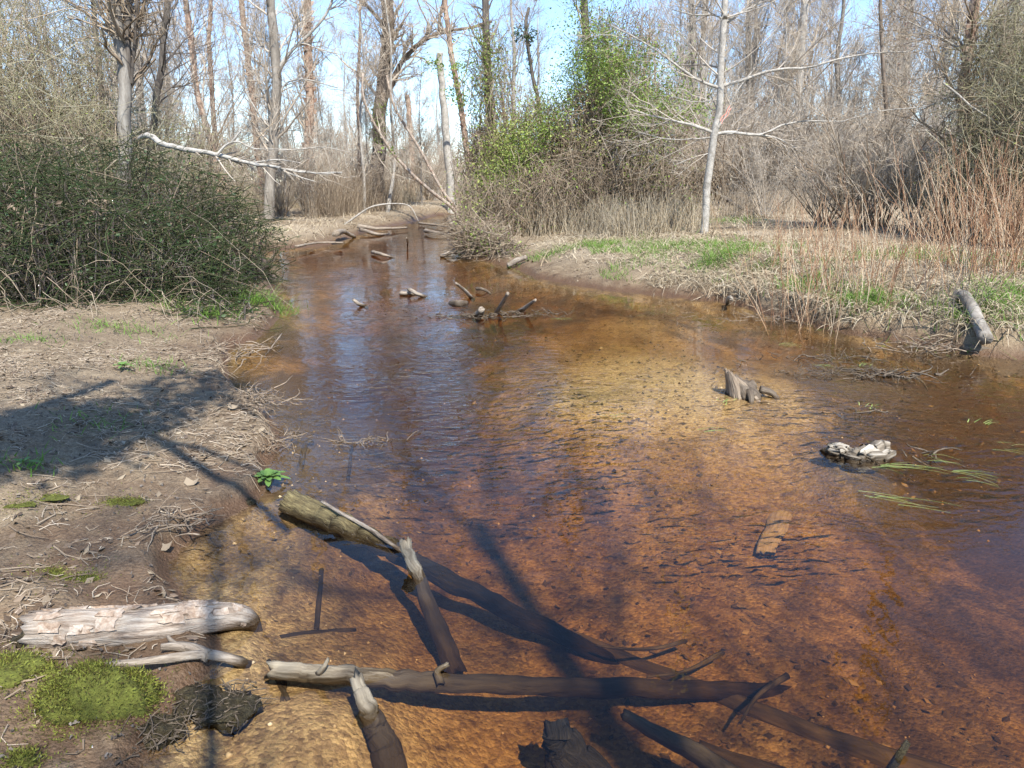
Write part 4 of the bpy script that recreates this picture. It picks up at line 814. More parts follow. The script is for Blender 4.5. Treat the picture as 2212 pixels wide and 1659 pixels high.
def log(name, label, cat, pts, r0, r1, mat, n=28, lump=.16, jag=.0, sides=12, forks=(), freq=1.0, world=False):
    _ls[0] += 1; W = A(pts, float) if world else wp2(pts, r0, r1); C = spline(W, n); C = C + (np.stack([fbm(np.arange(n) * .3, np.full(n, _ls[0] * 5.5 + k * 31), 77, 2) for k in range(3)], -1) - .5) * r0 * .4
    g = G(); g.add(*log_mesh(C, np.linspace(r0, r1, n), sides, lump, _ls[0], jag, freq))
    for fp, a, b in forks:
        FC = spline(A(fp, float) if world else wp(fp), 12); g.add(*log_mesh(FC, np.linspace(a, b, 12), 7, lump, _ls[0] + 40, jag * .5))
    o = g.build(name, mat); tag(o, label, cat); return o, C
# peeled pine log lying from the bank into the water, lower left
q0 = at_z(78, 1362, .12); q1 = at_z(300, 1352, .10); q2 = at_z(508, 1332, .035)
pc = spline([q0, q1, q2, q2 + (q2 - q1) * .28 + A([0, 0, -.09])], 48); pr = np.interp(np.linspace(0, 1, 48), [0, .15, .5, .75, 1], [.07, .074, .067, .044, .010])
root = thing('pine_log', 'thick bark-covered pine log lying from the bank into the water, lower left', 'log', (q1[0], q1[1], hz(q1[0], q1[1])))
g = G(); g.add(*log_mesh(pc, pr, 32, .2, 2, .04, 3.)); reparent(g.build('trunk_wood', M['pine_bark']), root)
Tg = nrm(np.gradient(pc, axis=0)); Xp = nrm(np.cross(Tg, A([0, 0, 1.]))); Yp = np.cross(Tg, Xp)
for k in range(46):                              # bark plates, each proud of the wood
    u0 = rng.random() * .7; du = .03 + .05 * rng.random(); a0 = rng.random() * 3.6 - .3 + math.pi; da = .25 + .35 * rng.random(); nu, na = 4, 4
    V = np.zeros((nu, na, 3))
    for i in range(nu):
        for j in range(na):
            uu = u0 + du * (i / (nu - 1) + rng.normal() * .09); aa = a0 + da * (j / (na - 1) + rng.normal() * .09); f = np.clip(uu, 0, 1) * 47; ii = min(int(f), 46); fr_ = f - ii
            c = pc[ii] * (1 - fr_) + pc[ii + 1] * fr_; r = (pr[ii] * (1 - fr_) + pr[ii + 1] * fr_) * (1.04 + .05 * rng.random() + .06 * (i in (0, nu - 1)) * rng.random())
            V[i, j] = c + r * (math.cos(aa) * Xp[ii] + math.sin(aa) * Yp[ii])
    V = V.reshape(-1, 3); i = np.arange(nu - 1)[:, None] * na; j = np.arange(na - 1)[None]; Qf = np.stack([i + j, i + j + 1, i + na + j + 1, i + na + j], -1).reshape(-1, 4)
    cen = V.mean(0); f_ = u0 * 47; inn = pc[int(f_)]; V2 = V + nrm((inn - V)) * .012
    edge = [0, 1, 2, 3, 7, 11, 15, 14, 13, 12, 8, 4]; Qs = [(edge[m], edge[(m + 1) % 12], 16 + edge[(m + 1) % 12], 16 + edge[m]) for m in range(12)]
    g = G(); g.add(np.vstack([V, V2]), np.vstack([Qf, A(Qs)])); reparent(g.build('bark_plate', M['pine_plate'], smooth=False), root)
# bleached forked branch below it
log('forked_branch', 'bleached forked branch lying just below the pine log', 'branch', [(120, 1462, None), (180, 1444, .16), (260, 1434, .13), (360, 1424, .10), (440, 1414, .07), (510, 1428, .02), (540, 1442, -.05), (560, 1455, -.12)], .008, .022, M['wood_bleached'], 60, .45, .015, 14, freq=3.,
    forks=[([(450, 1416, .065), (415, 1400, .08), (380, 1396, .09), (350, 1398, .10)], .026, .012), ([(400, 1400, .085), (375, 1388, .10), (362, 1374, .11)], .013, .006)])
# long log crossing the foreground, its near end pale and dry
B = 'bed'
log('sunken_log', 'long sunken log across the foreground with its pale left end out of the water', 'log', [(596, 1450, .03), (800, 1463, -.012), (1060, 1478, -.10), (1400, 1488, -.24), (1800, 1500, -.44)], .033, .036, M['wood_sunk_pale'], 120, .42, .04, 22, freq=3., forks=[([(690, 1452, .04), (700, 1440, .07), (706, 1430, .085)], .012, .007), ([(950, 1470, -.03), (945, 1450, .0), (962, 1438, .02)], .016, .009)])
log('sunken_log', 'mossy stout log end rising from the water near the leafy rosette', 'log', [(628, 1085, .035), (740, 1136, .0), (870, 1202, -.06), (1060, 1300, -.17), (1360, 1450, -.40)], .066, .034, M['mossy_wood'], 90, .34, .02, 26, freq=2.5)
log('dead_limb', 'thin bleached limb lying on the mossy log', 'limb', [(695, 1083, .11), (730, 1104, .08), (790, 1138, .045), (850, 1178, .015), (880, 1200, -.02)], .008, .011, M['wood_bleached'], 20, .2)
log('post_stub', 'upright broken dark stub leaning out of the water over the sunken logs', 'stub', [(877, 1180, .10), (888, 1212, .05), (905, 1248, -.01), (930, 1320, -.10), (955, 1380, -.17), (982, 1440, -.24)], .028, .04, M['wood_sunk_pale'], 46, .5, .05, 18, freq=3.)
log('sunken_log', 'stub with a pale split tip slanting down to the bottom frame edge', 'log', [(774, 1478, .07), (790, 1520, .025), (812, 1568, -.05), (832, 1620, -.10), (850, 1690, -.17)], .022, .055, M['wood_sunk_pale'], 46, .4, .06, 18, freq=3.)
log('sunken_log', 'long dark sunken log slanting right from the middle to the right frame edge', 'log', [(1040, 1215, B), (1200, 1280, B), (1380, 1345, B), (1560, 1412, B), (1800, 1500, B), (2000, 1560, B), (2280, 1640, B)], .032, .05, M['wood_sunk'], 60, .22, .02, 14,
    forks=[([(1480, 1385, -.26), (1420, 1400, -.23), (1350, 1402, -.22), (1290, 1395, -.24)], .010, .004), ([(1560, 1410, -.26), (1480, 1450, -.24), (1400, 1462, -.25)], .012, .004), ([(1700, 1460, -.27), (1640, 1500, -.25), (1600, 1560, -.25)], .014, .005)])
log('root_stump', 'dark furry root stump at the bottom frame edge', 'stump', [(1205, 1578, -.07), (1212, 1606, -.11), (1235, 1650, -.17), (1290, 1720, -.25)], .04, .085, M['wood_dark'], 22, .5, .04, 20, forks=[([(1225, 1625, -.13), (1270, 1650, -.15), (1330, 1690, -.16)], .045, .03)])
log('sunken_log', 'smooth dark sunken log at the bottom frame edge right of the root stump', 'log', [(1350, 1546, -.08), (1420, 1584, -.12), (1500, 1625, -.15), (1600, 1690, -.22)], .02, .04, M['wood_sunk'], 26, .14, .02, 14)
log('sunken_log', 'dark sunken log along the bottom right corner', 'log', [(1520, 1520, B), (1700, 1580, B), (1900, 1650, B), (2100, 1720, B)], .04, .05, M['wood_sunk'], 30, .22, .02, 12)
log('wet_stick', 'short wet knotty stick poking out near the bottom right', 'stick', [(1958, 1606, .03), (1945, 1628, .01), (1925, 1660, -.05), (1910, 1690, -.10)], .010, .016, M['stone_wet'], 18, .5, .01, 10)
pk, _ = log('sunken_plank', 'pale flat piece of wood lying on the bed right of the middle', 'plank', [(1705, 1050, -.235), (1690, 1090, -.24), (1675, 1140, -.245), (1652, 1192, -.25)], .085, .05, M['wood_plank'], 20, .1, .05, 14)
co = np.zeros(len(pk.data.vertices) * 3); pk.data.vertices.foreach_get('co', co); co = co.reshape(-1, 3); co[:, 2] = co[:, 2].mean() + (co[:, 2] - co[:, 2].mean()) * .22; pk.data.vertices.foreach_set('co', co.ravel())
for i, (lb, pts, a, b) in enumerate([('thin sunken stick upright in view left of the dark stub', [(694, 1240, B), (690, 1310, B), (684, 1375, B)], .014, .012), ('thin sunken stick slanting up towards the dark stub', [(610, 1410, B), (680, 1382, B), (765, 1352, B)], .013, .010),
        ('pale sunken stick left of the leafless sprig', [(672, 955, -.02), (662, 1000, B), (650, 1055, B)], .022, .02), ('sunken stick right of the pale one by the left shore', [(760, 985, B), (756, 1030, B), (752, 1060, B)], .014, .012),
        ('sunken stick crossing the shallow corner at lower left', [(585, 1480, B), (605, 1520, B), (628, 1570, B)], .011, .009), ('second sunken stick in the shallow corner at lower left', [(615, 1490, B), (620, 1530, B), (615, 1570, B)], .010, .007), ('stub of branch lying on the bed by the mossy log', [(650, 1128, B), (656, 1145, B), (660, 1165, B)], .018, .018)]):
    log('sunken_stick', lb, 'stick', pts, a, b, M['wood_sunk_pale'], 16, .25, .01, 9)
# old stump in the right shallows
def stump():
    q = at_z(1600, 852, 0); root = thing('weathered_stump', 'weathered split stump standing in the right shallows', 'stump', q)
    c = spline([q + A([.10, .02, -.25]), q + A([.03, 0, -.02]), q + A([-.02, .0, .06]), q + A([-.05, .02, .12])], 18); rr_ = np.interp(np.linspace(0, 1, 18), [0, .45, .75, 1], [.18, .12, .07, .03])
    g = G(); g.add(*log_mesh(c, rr_, 30, .7, 9, .05, 3.)); reparent(g.build('stump_core', M['wood_wet'], smooth=False), root)
    sp = G()
    for k in range(46):
        t_ = rng.random(); yy = rng.normal() * .055; b0 = q + A([-.07 + t_ * .26, yy * 1.5, -.07]); apex = q + A([-.12 + .10 * t_, .02 + yy * .6, (.20 - .10 * t_) * (.75 + .35 * rng.random())])
        sp.add(*log_mesh(spline([b0, (b0 + apex) / 2 + A([.012, 0, .008]), apex], 9), np.interp(np.linspace(0, 1, 9), [0, .75, 1], [.026, .022, .010]) * (.6 + .7 * rng.random()), 7, .7, k % 30, .01, 2.))
    reparent(sp.build('splintered_fibres', M['root'], smooth=False), root)['kind'] = 'stuff'
    for a, l in ((-.2, .17), (4.6, .13)):
        g = G(); s0 = q + A([math.cos(a) * .1 + .05, math.sin(a) * .1, .05]); g.add(*log_mesh(spline([s0, s0 + A([math.cos(a) * l * .6, math.sin(a) * l * .6, -.03]), s0 + A([math.cos(a) * l, math.sin(a) * l, -.12])], 10), np.linspace(.035, .015, 10), 8, .2, 3)); reparent(g.build('root', M['wood_wet']), root)
stump()
# gnarled white-topped wood lump
_, _ = log('driftwood_lump', 'gnarled whitish driftwood lump in the water at right', 'driftwood', [(1795, 985, -.02), (1815, 980, .0), (1840, 990, -.01), (1868, 994, -.01), (1890, 985, .01), (1908, 984, .0)], .065, .075, M['wood_white'], 60, .9, .03, 26, freq=5.)
log('driftwood_lump', 'small pale upright stub at the water edge of the right bank', 'driftwood', [(1573, 662, -.03), (1572, 650, .06), (1576, 643, .12), (1581, 646, .14)], .035, .03, M['wood_white'], 12, .2, .01, 10)
# sticks poking out of the riffle
MID = [('pale tipped dark stick leaning left, leftmost in the riffle', [(764, 648, .10), (775, 656, .05), (792, 664, -.04)], .022, .03, 'wood_bleached'), ('thick dark stick slanting in the riffle left of the middle', [(884, 625, .10), (900, 634, .06), (924, 644, -.03)], .03, .03, 'wood_bleached'), ('short log lying in the riffle left of the slanting dark stick', [(866, 634, .03), (882, 634, .03), (905, 636, .0)], .04, .03, 'wood_bleached'),
       ('long pale stick slanting back in the riffle middle', [(985, 612, .28), (1000, 624, .17), (1012, 636, .06), (1022, 646, -.04)], .018, .035, 'wood_bleached'), ('dark hooked stick just right of the long pale stick', [(1030, 624, .05), (1042, 624, .06), (1060, 634, -.02)], .03, .02, 'wood_wet'), ('pale upright stick rising to the right in the riffle', [(1097, 634, .36), (1088, 650, .22), (1078, 666, .08), (1070, 678, -.04)], .022, .03, 'wood_bleached'),
       ('split pale stick rightmost in the riffle', [(1156, 648, .22), (1143, 658, .12), (1130, 668, .03), (1118, 676, -.05)], .018, .035, 'wood_bleached'), ('low dark wet hump of wood in the riffle middle', [(975, 656, -.01), (990, 655, .03), (1005, 657, -.02)], .05, .05, 'wood_wet'), ('small dark stump with pale top in the riffle', [(1040, 668, .12), (1036, 676, .05), (1028, 688, -.05)], .04, .06, 'wood_bleached'),
       ('thin straw-coloured reed leaning in the left inlet', [(608, 722, .10), (590, 745, .05), (572, 770, .0)], .006, .006, 'wood_bleached')]
for lb, pts, a, b, m_ in MID: log('snag_stick', lb, 'stick', pts, a, b, M[m_], 14, .25, .02, 9)
def debris(name, label, q, n, sx, sy, sz, ln, r, mat, flat=.6, cat='debris'):
    root = thing(name, label, cat, q); p = q + rng.normal(size=(n, 3)) * A([sx, sy, sz]); p[:, 2] = np.maximum(p[:, 2], q[2] - .02); d = rng.normal(size=(n, 3)); d[:, 2] *= flat; d = nrm(d); l = ln * (.4 + rng.random(n)); pts = [p]
    for k in range(4): d = nrm(d + rng.normal(size=(n, 3)) * .35); pts.append(pts[-1] + d * (l / 4)[:, None])
    g = G(); Pd = np.stack(pts, 1); Pd[..., 2] = q[2] + (Pd[..., 2] - q[2]) * .55; g.tubes(Pd, taper(n, 5, r * .75, .4, 1.), 4); reparent(g.build('twigs', M[mat]), root)['kind'] = 'stuff'; return root
debris('debris_raft', 'dark raft of twigs around the pale riffle sticks', at_z(1045, 684, .01), 70, .35, .12, .02, .25, .009, 'wood_wet', .3); debris('debris_raft', 'scatter of dark twigs right of the riffle sticks', at_z(1140, 676, .0), 45, .35, .1, .02, .2, .008, 'wood_wet', .3); debris('debris_raft', 'few dark twigs poking up right of the riffle', at_z(1195, 680, .0), 14, .2, .08, .01, .2, .006, 'wood_wet', 1.)
debris('debris_raft', 'brown raft of twigs and roots stranded in the right shallows', at_z(1850, 805, .01), 140, .35, .12, .012, .16, .006, 'wood_wet', .3); debris('debris_raft', 'dark wet twigs upstream of the stranded right raft', at_z(1770, 778, .0), 60, .4, .10, .015, .18, .007, 'wood_wet', .35); debris('debris_raft', 'black wet bark pieces right of the stranded raft', at_z(1910, 812, .0), 26, .2, .06, .012, .25, .016, 'wood_wet', .15)
debris('root_tangle', 'pale driftwood root tangle at the left water edge', ground(548, 882) + A([0, 0, .06]), 150, .12, .09, .04, .17, .005, 'root', .7, 'roots'); debris('root_tangle', 'small root tangle hanging at the left edge below the larger one', ground(590, 958) + A([0, 0, .02]), 90, .09, .09, .02, .13, .004, 'root', .6, 'roots'); debris('root_tangle', 'dark twigs and roots under the overhanging left bank inlet', ground(480, 765) + A([0, 0, .04]), 70, .2, .18, .03, .4, .008, 'root', .3, 'roots')
debris('root_tangle', 'pale exposed roots on the eroded bank above the pine log', ground(370, 1130) + A([0, 0, .02]), 60, .10, .08, .012, .16, .005, 'root', .3, 'roots'); debris('drift_twig', 'little drift twig heap standing in water near the left shore', at_z(805, 955, .0), 30, .07, .04, .015, .1, .005, 'root', .7); debris('drift_twig', 'leafless dead sprig standing in water near the left shore', at_z(735, 955, .0), 16, .02, .02, .03, .18, .003, 'root', 2.)
debris('drift_twig', 'bent dark twig right of the whitish driftwood lump', at_z(1985, 985, .0), 10, .06, .04, .01, .22, .008, 'wood_wet', .9); debris('drift_twig', 'dark twigs with green shoots in the right shallows', at_z(1870, 890, .0), 9, .10, .04, .01, .18, .008, 'wood_wet', .8); debris('root_tangle', 'dark roots and twigs under the grey log on the right bank', ground(2060, 750) + A([0, 0, .02]), 110, .4, .10, .05, .3, .007, 'root', .4, 'roots'); debris('root_tangle', 'twiggy edge litter along the undercut right bank', ground(1720, 690) + A([0, 0, .02]), 150, .45, .14, .03, .25, .005, 'root', .3, 'roots')
gq = [ground(2070, 640) + A([0, 0, .02]), ground(2086, 665) + A([0, 0, .07])]; yy = gq[1][1]
log('grey_log', 'smooth grey weathered log lying down the right bank towards the water', 'log', [gq[0], gq[1] + A([0, 0, .03]), at_y(2128, 732, yy - .8)], .058, .066, M['bark_grey'], 30, .12, .015, 18, world=True)
log('wet_plank', 'dark wet plank along the water edge below the grey log', 'plank', [(2080, 752, .05), (2140, 757, .05), (2240, 764, .05)], .05, .05, M['wood_wet'], 16, .2, .02, 10)
# far logs and arched branch
log('arched_branch', 'thin branch arching from the left shore over the stream bend', 'branch', [at_y(715, 508, 27), at_y(755, 478, 27), at_y(800, 448, 27), at_y(850, 440, 27), at_y(885, 446, 27), at_y(905, 480, 27)], .04, .014, M['bark_limb'], 30, .15, .02, 8, world=True)
FAR = [('driftwood log lying on the far left shore, upper of the pile', [(775, 488, .25), (820, 494, .15), (878, 492, .1)], .10, .06), ('driftwood log lower in the far left pile', [(780, 496, .15), (815, 506, .06), (840, 505, .0)], .09, .05), ('dark root end at the water below the far left pile', [(725, 505, .3), (742, 500, .25), (765, 512, .02)], .14, .08), ('pale stick on the far left bank slope', [(640, 532, .15), (690, 524, .12), (738, 524, .1)], .05, .03), ('small driftwood heap midstream near the bend', [(806, 545, .06), (828, 550, .08), (850, 558, -.02)], .07, .04),
       ('dark log in the bend at the right shore', [(918, 498, .12), (940, 502, .12), (975, 508, .06)], .10, .06), ('pale split log on the muddy edge of the right bank', [(1100, 572, .06), (1120, 562, .16), (1135, 556, .22)], .09, .07), ('dark snag at the water edge under the overhanging brush', [(955, 552, .05), (978, 545, .12), (1000, 548, .08)], .07, .06), ('thin stick standing in water at the bend', [(878, 514, .3), (880, 522, .1), (880, 530, -.1)], .03, .03), ('pale log on the far right shore past the brush', [(905, 482, .1), (940, 486, .1), (985, 492, .1)], .07, .05)]
for lb, pts, a, b in FAR: log('driftwood_log', lb, 'log', pts, a * .68, b * .6, M['wood_bleached'], 22, .5, .06, 10, freq=2.)
q = [ground(1562, 425), ground(1600, 446), ground(1632, 466)]; log('fallen_pole', 'dark fallen pole lying on the ground behind the bank tree', 'pole', [ground(1628, 468) + A([0, 0, .08]), at_y(1595, 446, GY(1628, 468)), at_y(1560, 424, GY(1628, 468))], .08, .05, M['bark_dark'], 20, .15, .02, 9, world=True)
# the pale bare limb reaching right out of the left thicket
PB = thing('bare_limb', 'long pale bare limb reaching right out of the left thicket', 'limb', at_y(320, 293, 12.5)); YB_ = 12.5
C = spline(px_path([(300, 300), (322, 293), (350, 310), (400, 322), (470, 334), (530, 350), (590, 360), (660, 373), (740, 372)], [13.2, 12.7, 12.5, 12.4, 12.3, 12.2, 12.1, 12, 11.9]), 36); C += rng.normal(size=C.shape) * .006
rr_ = np.interp(np.linspace(0, 1, 36), [0, .1, .5, 1], [.035, .048, .035, .008]); g = G(); g.tubes(C, rr_, 9, bump=.12); reparent(g.build('main_limb', M['bark_limb']), PB)
side = [spline(px_path(l, YB_ - .3), 14) for l in ([(470, 333), (490, 312), (515, 306), (540, 318), (560, 322), (620, 322)], [(500, 308), (512, 292), (520, 280), (512, 270)], [(590, 361), (640, 380), (680, 392)], [(545, 352), (600, 345), (650, 352)])]
SR = np.stack([np.linspace(.02, .006, 14)] * 4); g = G(); g.tubes(np.stack(side), SR, 6); reparent(g.build('side_branches', M['bark_limb']), PB)['kind'] = 'stuff'
b1, r1 = grow(np.concatenate([np.stack(side), spline(C, 14)[None]]), np.vstack([SR, np.interp(np.linspace(0, 1, 14), np.linspace(0, 1, 36), rr_)[None]]), 60, .4, 1, .6, .6, .05, 6, .14, .45, .004); g = G(); g.tubes(b1, r1, 3); reparent(g.build('twigs', M['twig_grey']), PB)['kind'] = 'stuff'
# ------------------------------------------------------------------ moss, rosette, stones
M['litter_pale'] = island('litter_pale', [(0, (.20, .155, .105)), (1, (.30, .24, .17))], .8)
def moss(label, blobs, n, hgt):
    q = ground(blobs[0][0], blobs[0][1]); root = thing('moss_cushion', label, 'moss', q); g = G(); tops = []
    for px, py, rx, ry, h in blobs:
        c = ground(px, py); sc_ = np.linalg.norm(c - A([0, 0, CAM_H])) / F_PX; rx *= sc_; ry *= sc_ * 1.7
        u, v = np.meshgrid(np.linspace(0, 2 * math.pi, 28, endpoint=False), np.linspace(0, 1, 12)); rad = np.sin(v * math.pi / 2 * 1.15) / math.sin(math.pi / 2 * 1.15) * 1.0; ht = np.cos(v * math.pi / 2 * 1.15)
        lum = 1 + .35 * (fbm(np.cos(u) * 2 * rad + px, np.sin(u) * 2 * rad + py, 80, 3) - .5)
        V = np.stack([c[0] + np.cos(u) * rad * rx * lum, c[1] + np.sin(u) * rad * ry * lum, c[2] + h * ht * lum - .0 + 0 * u], -1); nn = 28; i = np.arange(11)[:, None] * nn; j = np.arange(nn)[None]; Q = np.stack([i + j, i + nn + j, i + nn + (j + 1) % nn, i + (j + 1) % nn], -1).reshape(-1, 4); g.add(V.reshape(-1, 3), Q); tops.append((V[1:-1].reshape(-1, 3), c))
    reparent(g.build('moss_body', M['moss_base']), root); f = G()
    for Vt, c in tops:
        k = rng.integers(0, len(Vt), n // len(tops)); p = Vt[k] + rng.normal(size=(len(k), 3)) * A([.012, .012, .006]); d = nrm(nrm(p - (c - A([0, 0, .03]))) + rng.normal(size=p.shape) * .5); t = np.linspace(0, 1, 3)[None, :, None]; fl = rng.random(len(k)) < .3; p[fl] += rng.normal(size=(fl.sum(), 3)) * A([.07, .06, 0]) * rng.random(fl.sum())[:, None] * 1.6; p[fl, 2] = H(p[fl, 0], p[fl, 1]) + .002; P = p[:, None] + d[:, None] * t * hgt * (.4 + rng.random(len(k)))[:, None, None]
        f.ribbons(P, np.full((len(k), 3), .0016) * np.linspace(1.2, .4, 3)[None])
    reparent(f.build('moss_tips', M['moss'], smooth=False), root)['kind'] = 'stuff'
moss('big bright green moss cushion at the lower left bank edge', [(205, 1522, 88, 22, .135), (145, 1532, 46, 20, .10), (280, 1515, 46, 18, .10)], 16000, .010)
moss('yellow green moss patch at the left frame edge by the pine log', [(20, 1440, 60, 22, .025), (80, 1456, 34, 12, .02), (-20, 1460, 60, 26, .03)], 4200, .010)
moss('small moss bit at the bottom left corner', [(45, 1650, 24, 12, .03)], 900, .012)
moss('thin olive moss film on the mud in the upper left bank', [(90, 1075, 50, 9, .005), (30, 1090, 40, 8, .005)], 1300, .007)
moss('thin moss film on the mud above the root patch', [(265, 1085, 40, 10, .006)], 1200, .008); moss('thin moss film on the mud above the pine log', [(180, 1248, 40, 8, .006), (110, 1238, 30, 8, .006)], 1600, .008)
def rosette(label, px, py, n, ln, wd):
    q = ground(px, py) + A([0, 0, .05]); root = thing('leafy_rosette', label, 'plant', q)
    for k in range(n):
        a = k * 2.4 + rng.random() * .3; el = .25 + .75 * (k / n); d = A([math.cos(a) * math.cos(el), math.sin(a) * math.cos(el), math.sin(el)]); l = ln * (1 - .45 * k / n) * (.85 + .3 * rng.random()); sd = A([-math.sin(a), math.cos(a), 0]); V = []
        for t_, w_ in ((0, .25), (.35, .8), (.65, 1), (.88, .7), (1, .12)):
            c = q + d * l * t_ + A([0, 0, -.35 * l * t_ ** 2]); V += [c - sd * wd * w_ + A([0, 0, .15 * wd * w_]), c + A([0, 0, -.1 * wd]), c + sd * wd * w_ + A([0, 0, .15 * wd * w_])]
        Q = [(3 * i + j, 3 * i + j + 1, 3 * i + j + 4, 3 * i + j + 3) for i in range(4) for j in range(2)]; g = G(); g.add(V, Q); reparent(g.build('leaf', M['leaf_rosette']), root)
M['leaf_rosette'] = island('leaf_rosette', [(0, (.07, .15, .03)), (.5, (.12, .22, .05)), (1, (.20, .31, .09))], .45, .15, spec=.4)
rosette('dark green leafy rosette at the left water edge by the mossy log', 580, 1050, 26, .13, .018); rosette('small green rosette left of the bank middle', 268, 803, 14, .10, .012); rosette('few broad leaves near the left frame edge in shadow', 52, 1018, 6, .09, .012)
def stone(label, px, py, r, mat, sq=.6, name='stone', cat='stone'):
    q = ground(px, py); u, v = np.meshgrid(np.linspace(0, 2 * math.pi, 28, endpoint=False), np.linspace(0, math.pi, 17)); n3 = 1 + (.9 if r > .03 else .3) * (fbm(np.cos(u) * np.sin(v) * 3 + px, np.sin(u) * np.sin(v) * 3 + np.cos(v) * 2, 90, 4) - .5)
    V = q + A([0, 0, r * sq * (.35 if r < .03 else .0)]) + np.stack([np.sin(v) * np.cos(u) * r * n3, np.sin(v) * np.sin(u) * r * n3, np.cos(v) * r * sq * n3], -1); i = np.arange(16)[:, None] * 28; j = np.arange(28)[None]; Q = np.stack([i + j, i + 28 + j, i + 28 + (j + 1) % 28, i + (j + 1) % 28], -1).reshape(-1, 4)
    g = G(); g.add(V.reshape(-1, 3), Q); tag(g.build(name, M[mat]), label, cat)
stone('tiny round white pebble on the mud at the bottom left', 198, 1616, .009, 'pebble_white'); stone('dark wet slimy clod below the big moss cushion', 350, 1580, .075, 'stone_wet', .5, 'wet_clod', 'clod'); stone('low wet dark clod at the water edge right of the moss', 420, 1520, .09, 'stone_wet', .35, 'wet_clod', 'clod'); stone('flatter wet clod sunk in the shallows right of the moss', 490, 1530, .10, 'stone_wet', .3, 'wet_clod', 'clod')
stone('dark clod beside the left end of the pine log', 60, 1385, .055, 'stone_wet', .6, 'wet_clod', 'clod'); stone('wet dark clod below the leafy rosette', 540, 1085, .035, 'stone_wet', .6, 'wet_clod', 'clod')
for lb, px, py, n_ in (('dark dripping root hairs on the clod below the big moss cushion', 350, 1585, 130), ('dark wet root hairs on the clod at the water edge right of the moss', 425, 1522, 130), ('sunken mat of root hairs in the shallows right of the moss', 490, 1535, 110)):
    debris('root_mat', lb, ground(px, py) + A([0, 0, .02]), n_, .05, .05, .012, .06, .0035, 'wood_wet', .6, 'roots')
for lb, px, py in [('curled pale dead leaf at the water edge above the pine log', 355, 1190), ('white bit of debris on the upper bank edge roots', 505, 885), ('pale dead leaf in the sunny patch of the left bank', 415, 1050)]:
    q = ground(px, py) + A([0, 0, .015]); g = G(); u = np.linspace(-1, 1, 5); V = [(q[0] + x * .035, q[1] + y * .02, q[2] + .018 * x * x + .008 * y + .006 * rng.random()) for x in u for y in (-1, 0, 1) for _ in (0,)]; Q = [(3 * i + j, 3 * i + j + 1, 3 * i + j + 4, 3 * i + j + 3) for i in range(4) for j in range(2)]
    g.add(V, Q); tag(g.build('dead_leaf', M['litter_pale']) if 'litter_pale' in M else g.build('dead_leaf', M['pebble_white']), lb, 'leaf')
# ------------------------------------------------------------------ green blades trailing on the water
def trailing(label, px, py, n, ln, ang, spread=.25, wd=.0032):
    q = at_z(px, py, .006); root = thing('trailing_grass', label, 'water grass', q); a = ang + rng.normal(size=n) * spread; p = q + rng.normal(size=(n, 3)) * A([.05, .04, 0]); d = np.stack([np.cos(a), np.sin(a), np.zeros(n)], -1); t = np.linspace(0, 1, 6)[None, :, None]; l = (ln * .68 * (.4 + .7 * rng.random(n)))[:, None, None]
    P = p[:, None] + d[:, None] * t * l + np.stack([-d[:, 1], d[:, 0], d[:, 2]], -1)[:, None] * (t ** 2) * l * (rng.normal(size=n) * .2)[:, None, None]; P[..., 2] = .006 + .02 * np.sin(t[..., 0] * math.pi) * rng.random(n)[:, None]
    g = G(); g.ribbons(P, np.full((n, 6), wd) * np.linspace(1, .3, 6)[None], side=np.tile(A([0, 0, 1.]), (n, 1))); reparent(g.build('blades', M['grass_wet'], smooth=False), root)['kind'] = 'stuff'
for a in [('long green blades trailing on the water, lowest of the right tufts', 1880, 1072, 7, .55, -.4), ('green blades trailing right of the driftwood lump', 1915, 1005, 8, .5, -.25), ('fan of green blades near the right frame edge', 2070, 1020, 9, .35, -.5), ('few blades floating right of the bent twig', 2010, 990, 4, .3, -.3), ('green shoots by the dark twigs in the right shallows', 1880, 880, 7, .15, .8), ('curl of green blades in the midstream on the sand bar', 1325, 898, 6, .18, -.2),
          ('faint blades floating left of the driftwood lump', 1530, 930, 5, .25, 0), ('green shoots around the weathered stump', 1570, 868, 7, .12, .5), ('green sprouts on the stranded raft', 1860, 790, 9, .14, .6), ('green sprouts upstream of the stranded raft', 1770, 790, 9, .2, -.3), ('curled blades at the right edge of the water', 2130, 915, 6, .2, .3), ('faint blades at the far right shallows', 2160, 965, 5, .25, -.6), ('pale blades floating near the right bank foot', 1920, 735, 9, .5, -.1), ('faint blades right of the riffle sticks', 1200, 690, 8, .3, 0), ('blades streaming in the shallows off the right bank', 1690, 745, 8, .3, -.2)]: trailing(*a)
# ------------------------------------------------------------------ litter on the left bank
def litter(n, x0, x1, y0, y1, ln, wd, mat, name, label, dens, lift=.004, leaf=False):
    p = sow(n, x0, x1, y0, y1, .04, 30, dens); k = len(p)
    if leaf:
        g = G(); g.leaves(p + A([0, 0, .008]), np.full(k, wd), up=2.0, asp=.55)
    else:
        a = rng.random(k) * 6.283; l = ln * (.3 + rng.random(k) ** 2 * 1.4); d = np.stack([np.cos(a), np.sin(a), np.zeros(k)], -1) * l[:, None]; t = np.linspace(-.5, .5, 4)[None, :, None]; P = p[:, None] + d[:, None] * t + np.stack([-d[:, 1], d[:, 0], d[:, 2]], -1)[:, None] * (t ** 2) * rng.normal(size=k)[:, None, None]
        P[..., 2] = H(P[..., 0], P[..., 1]) + lift + .012 * rng.random((k, 4)); g = G(); g.tubes(P, taper(k, 4, wd), 3)
    return tag(g.build(name, mat, smooth=False), label, None, kind='stuff')
dn = lambda x, y: np.clip(fbm(x * 1.6, y * 1.6, 65, 3) * 4.5 - 1.9, .06, 1)
